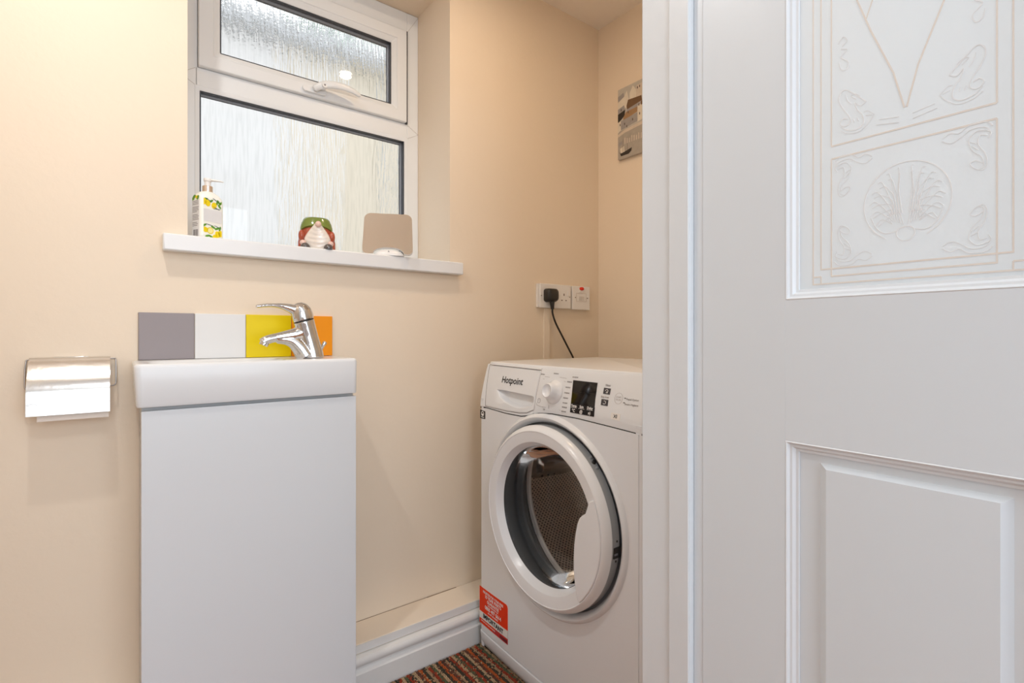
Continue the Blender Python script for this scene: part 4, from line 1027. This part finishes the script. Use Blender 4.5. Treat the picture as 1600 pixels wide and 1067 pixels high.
wtext('IMPORTANT', .0175, (SL+SR)/2, .1125, M_inkd, stk, 'sticker_lettering', .0013, sx=1.05, bold=.03)
b = B(); wplate(b, [q(.74, .0905), q(.98, .0905), q(.98, .0985), q(.74, .0985)], .0012); obj('sticker_logo_patch', b, mat('dark_red', (.16, .01, .015), .5), stk)
# kick plate
b = B(); loops = []
for z, dx in ((.0105, .030), (.014, .016), (.022, .006), (.036, .001), (.058, -.0015), (.0625, -.0012), (.0640, .0012)):
    loops.append([(x+(dx if x < 1 else 0), y, z) for x, y in plan(.3, 0, .90)])
loft(b, loops, True, True); obj('kick_plate', b, M_white, wm, smooth=True, angle=50)
for x, y in ((.90, ML-.05), (.90, MR+.05), (1.30, ML-.05), (1.30, MR+.05)):
    b = B(); lathe(b, [(.018, .0), (.018, .006), (.008, .008), (.008, .016)], axz(x, y), 16, True, True); obj('foot', b, M_black, wm)

# porthole door
b = B(); lathe(b, [(.2080, .8149), (.2186, .8149), (.2189, .8130), (.2178, .8090), (.2150, .8035), (.2115, .7990), (.2080, .7960), (.2060, .7950), (.2050, .7952), (.2043, .7962), (.1930, .7972), (.1830, .7985), (.1790, .7995), (.1780, .8006), (.1700, .8120), (.1668, .8175), (.1685, .8185), (.2060, .8190), (.2080, .8149)], axx(CY, CZc), 128)
pdoor = obj('porthole_door', b, M_rim, wm, smooth=True, angle=16)
b = B(); lathe(b, [(.2080, .838), (.2165, .838), (.2183, .8365), (.2185, .8150), (.2080, .8150), (.2080, .838)], axx(CY, CZc), 128); obj('inner_ring', b, M_grey, pdoor, smooth=True, angle=30)
# grip blade bridging the ring on the handle side
hp = [(.7640, .5720), (.7700, .5560), (.7745, .5440), (.7830, .5385), (.7930, .5290), (.8010, .5130), (.8075, .4900), (.8125, .4650), (.8148, .4380), (.8145, .4120), (.8122, .3892), (.8080, .3690), (.8022, .3508), (.7960, .3440)]
a1 = math.atan2(.3440-CZc, .7960-CY); a2 = math.atan2(.5720-CZc, .7640-CY)
if a1 > 0: a1 -= 2*PI
a2 -= 2*PI if a2 > 0 else 0
arc = [(CY+.2040*math.cos(a1+(a2-a1)*k/20), CZc+.2040*math.sin(a1+(a2-a1)*k/20)) for k in range(21)]
b = B(); prism(b, hp+arc, lambda y, z: (.7945-.0015*max(0, min(1, (.84-y)/.06))+.003*max(0, min(1, (y-.795)/.02)), y, z), lambda y, z: (.812, y, z))
obj('door_grip', b, M_rim, pdoor, bevel=.0025, segs=3)
b = B(); lathe(b, [(.1660, .8180), (.1630, .8230), (.1600, .834), (.1560, .860), (.1480, .885), (.1320, .905), (.1050, .917), (.0700, .923), (.0001, .926)], axx(CY, CZc), 96); obj('door_glass', b, M_bowl, pdoor, smooth=True, angle=60)
b = B(); lathe(b, [(.2060, .8195), (.1700, .8195), (.1705, .828), (.1730, .845), (.178, .862), (.1900, .872), (.1920, .880), (.1760, .884), (.1740, .890), (.1900, .900), (.2100, .912), (.2200, .930), (.2320, .950), (.2450, .956), (.2450, .98)], axx(CY, CZc), 96); obj('door_seal', b, M_rubber, wm, smooth=True, angle=50)
b = B(); lathe(b, [(.2330, .9495), (.2260, .9500), (.2215, .953), (.2210, .958), (.2260, .963), (.2400, .966)], axx(CY, CZc), 128); obj('drum_lip', b, M_steel, wm, smooth=True)
# perforated drum
def drum_mat():
    m = bpy.data.materials.new('perforated_drum_steel'); t, p = nodes(m)
    p.inputs['Metallic'].default_value = .85; p.inputs['Roughness'].default_value = .38
    uv = t.nodes.new('ShaderNodeUVMap'); vo = t.nodes.new('ShaderNodeTexVoronoi'); vo.inputs['Randomness'].default_value = 0; vo.inputs['Scale'].default_value = 1
    t.links.new(uv.outputs[0], vo.inputs['Vector'])
    cr = t.nodes.new('ShaderNodeValToRGB'); cr.color_ramp.elements[0].position = .17; cr.color_ramp.elements[0].color = (.02, .015, .012, 1); cr.color_ramp.elements[1].position = .24; cr.color_ramp.elements[1].color = (.92, .82, .73, 1)
    t.links.new(vo.outputs['Distance'], cr.inputs[0]); t.links.new(cr.outputs[0], p.inputs['Base Color'])
    bp = t.nodes.new('ShaderNodeBump'); bp.inputs['Strength'].default_value = .9; bp.inputs['Distance'].default_value = .004
    t.links.new(vo.outputs['Distance'], bp.inputs['Height']); t.links.new(bp.outputs[0], p.inputs['Normal'])
    return m
M_drum = drum_mat()
b = B(); uvl = b.loops.layers.uv.new('UVMap')
NR_, rD = 96, .2400
prof_ = [(.2400, .966), (.2420, 1.00), (.2420, 1.10), (.2420, 1.22), (.225, 1.245), (.12, 1.255), (.0001, 1.25)]
vs = [[b.verts.new(axx(CY, CZc)(r, h, 2*PI*k/NR_)) for k in range(NR_)] for r, h in prof_]
dist = [0]
for (r0, h0), (r1, h1) in zip(prof_, prof_[1:]): dist.append(dist[-1]+math.hypot(r1-r0, h1-h0))
for i in range(len(prof_)-1):
    for k in range(NR_):
        f = b.faces.new((vs[i][k], vs[i][(k+1) % NR_], vs[i+1][(k+1) % NR_], vs[i+1][k]))
        for lp, (u_, v_) in zip(f.loops, ((k, i), (k+1, i), (k+1, i+1), (k, i+1))):
            U, V = u_*168/NR_, dist[v_]/.009
            lp[uvl].uv = ((U+V)*.7071*1.0, (U-V)*.7071*1.0)
drum = obj('drum', b, M_drum, wm, smooth=True, angle=60)
for k in range(3):
    a0 = math.radians(13+120*k); b = B(); loops = []
    for x, hgt, wv in ((.968, .012, .16), (.985, .040, .20), (1.10, .052, .22), (1.20, .040, .20), (1.235, .012, .16)):
        L = []
        for t in [j/10 for j in range(11)]:
            a = a0+(t-.5)*2*wv; r = .2400-hgt*math.sin(PI*t)**.8; L.append(axx(CY, CZc)(r, x, a))
        for t in (1, .5, 0): L.append(axx(CY, CZc)(.2415, x, a0+(t-.5)*2*wv))
        loops.append(L)
    loft(b, loops, True, True); lf = obj('drum_paddle', b, mat('paddle_steel', (.55, .50, .46), .25, metal=.9), drum, smooth=True, angle=50)
    b = B()
    for j in range(9):
        for sgn in (-1,):
            a = a0-.135; ell(b, axx(CY, CZc)(.2150, .995+j*.024, a), (.0035, .004, .004), 8, 6)
    obj('paddle_holes', b, M_black, drum, kind='stuff')
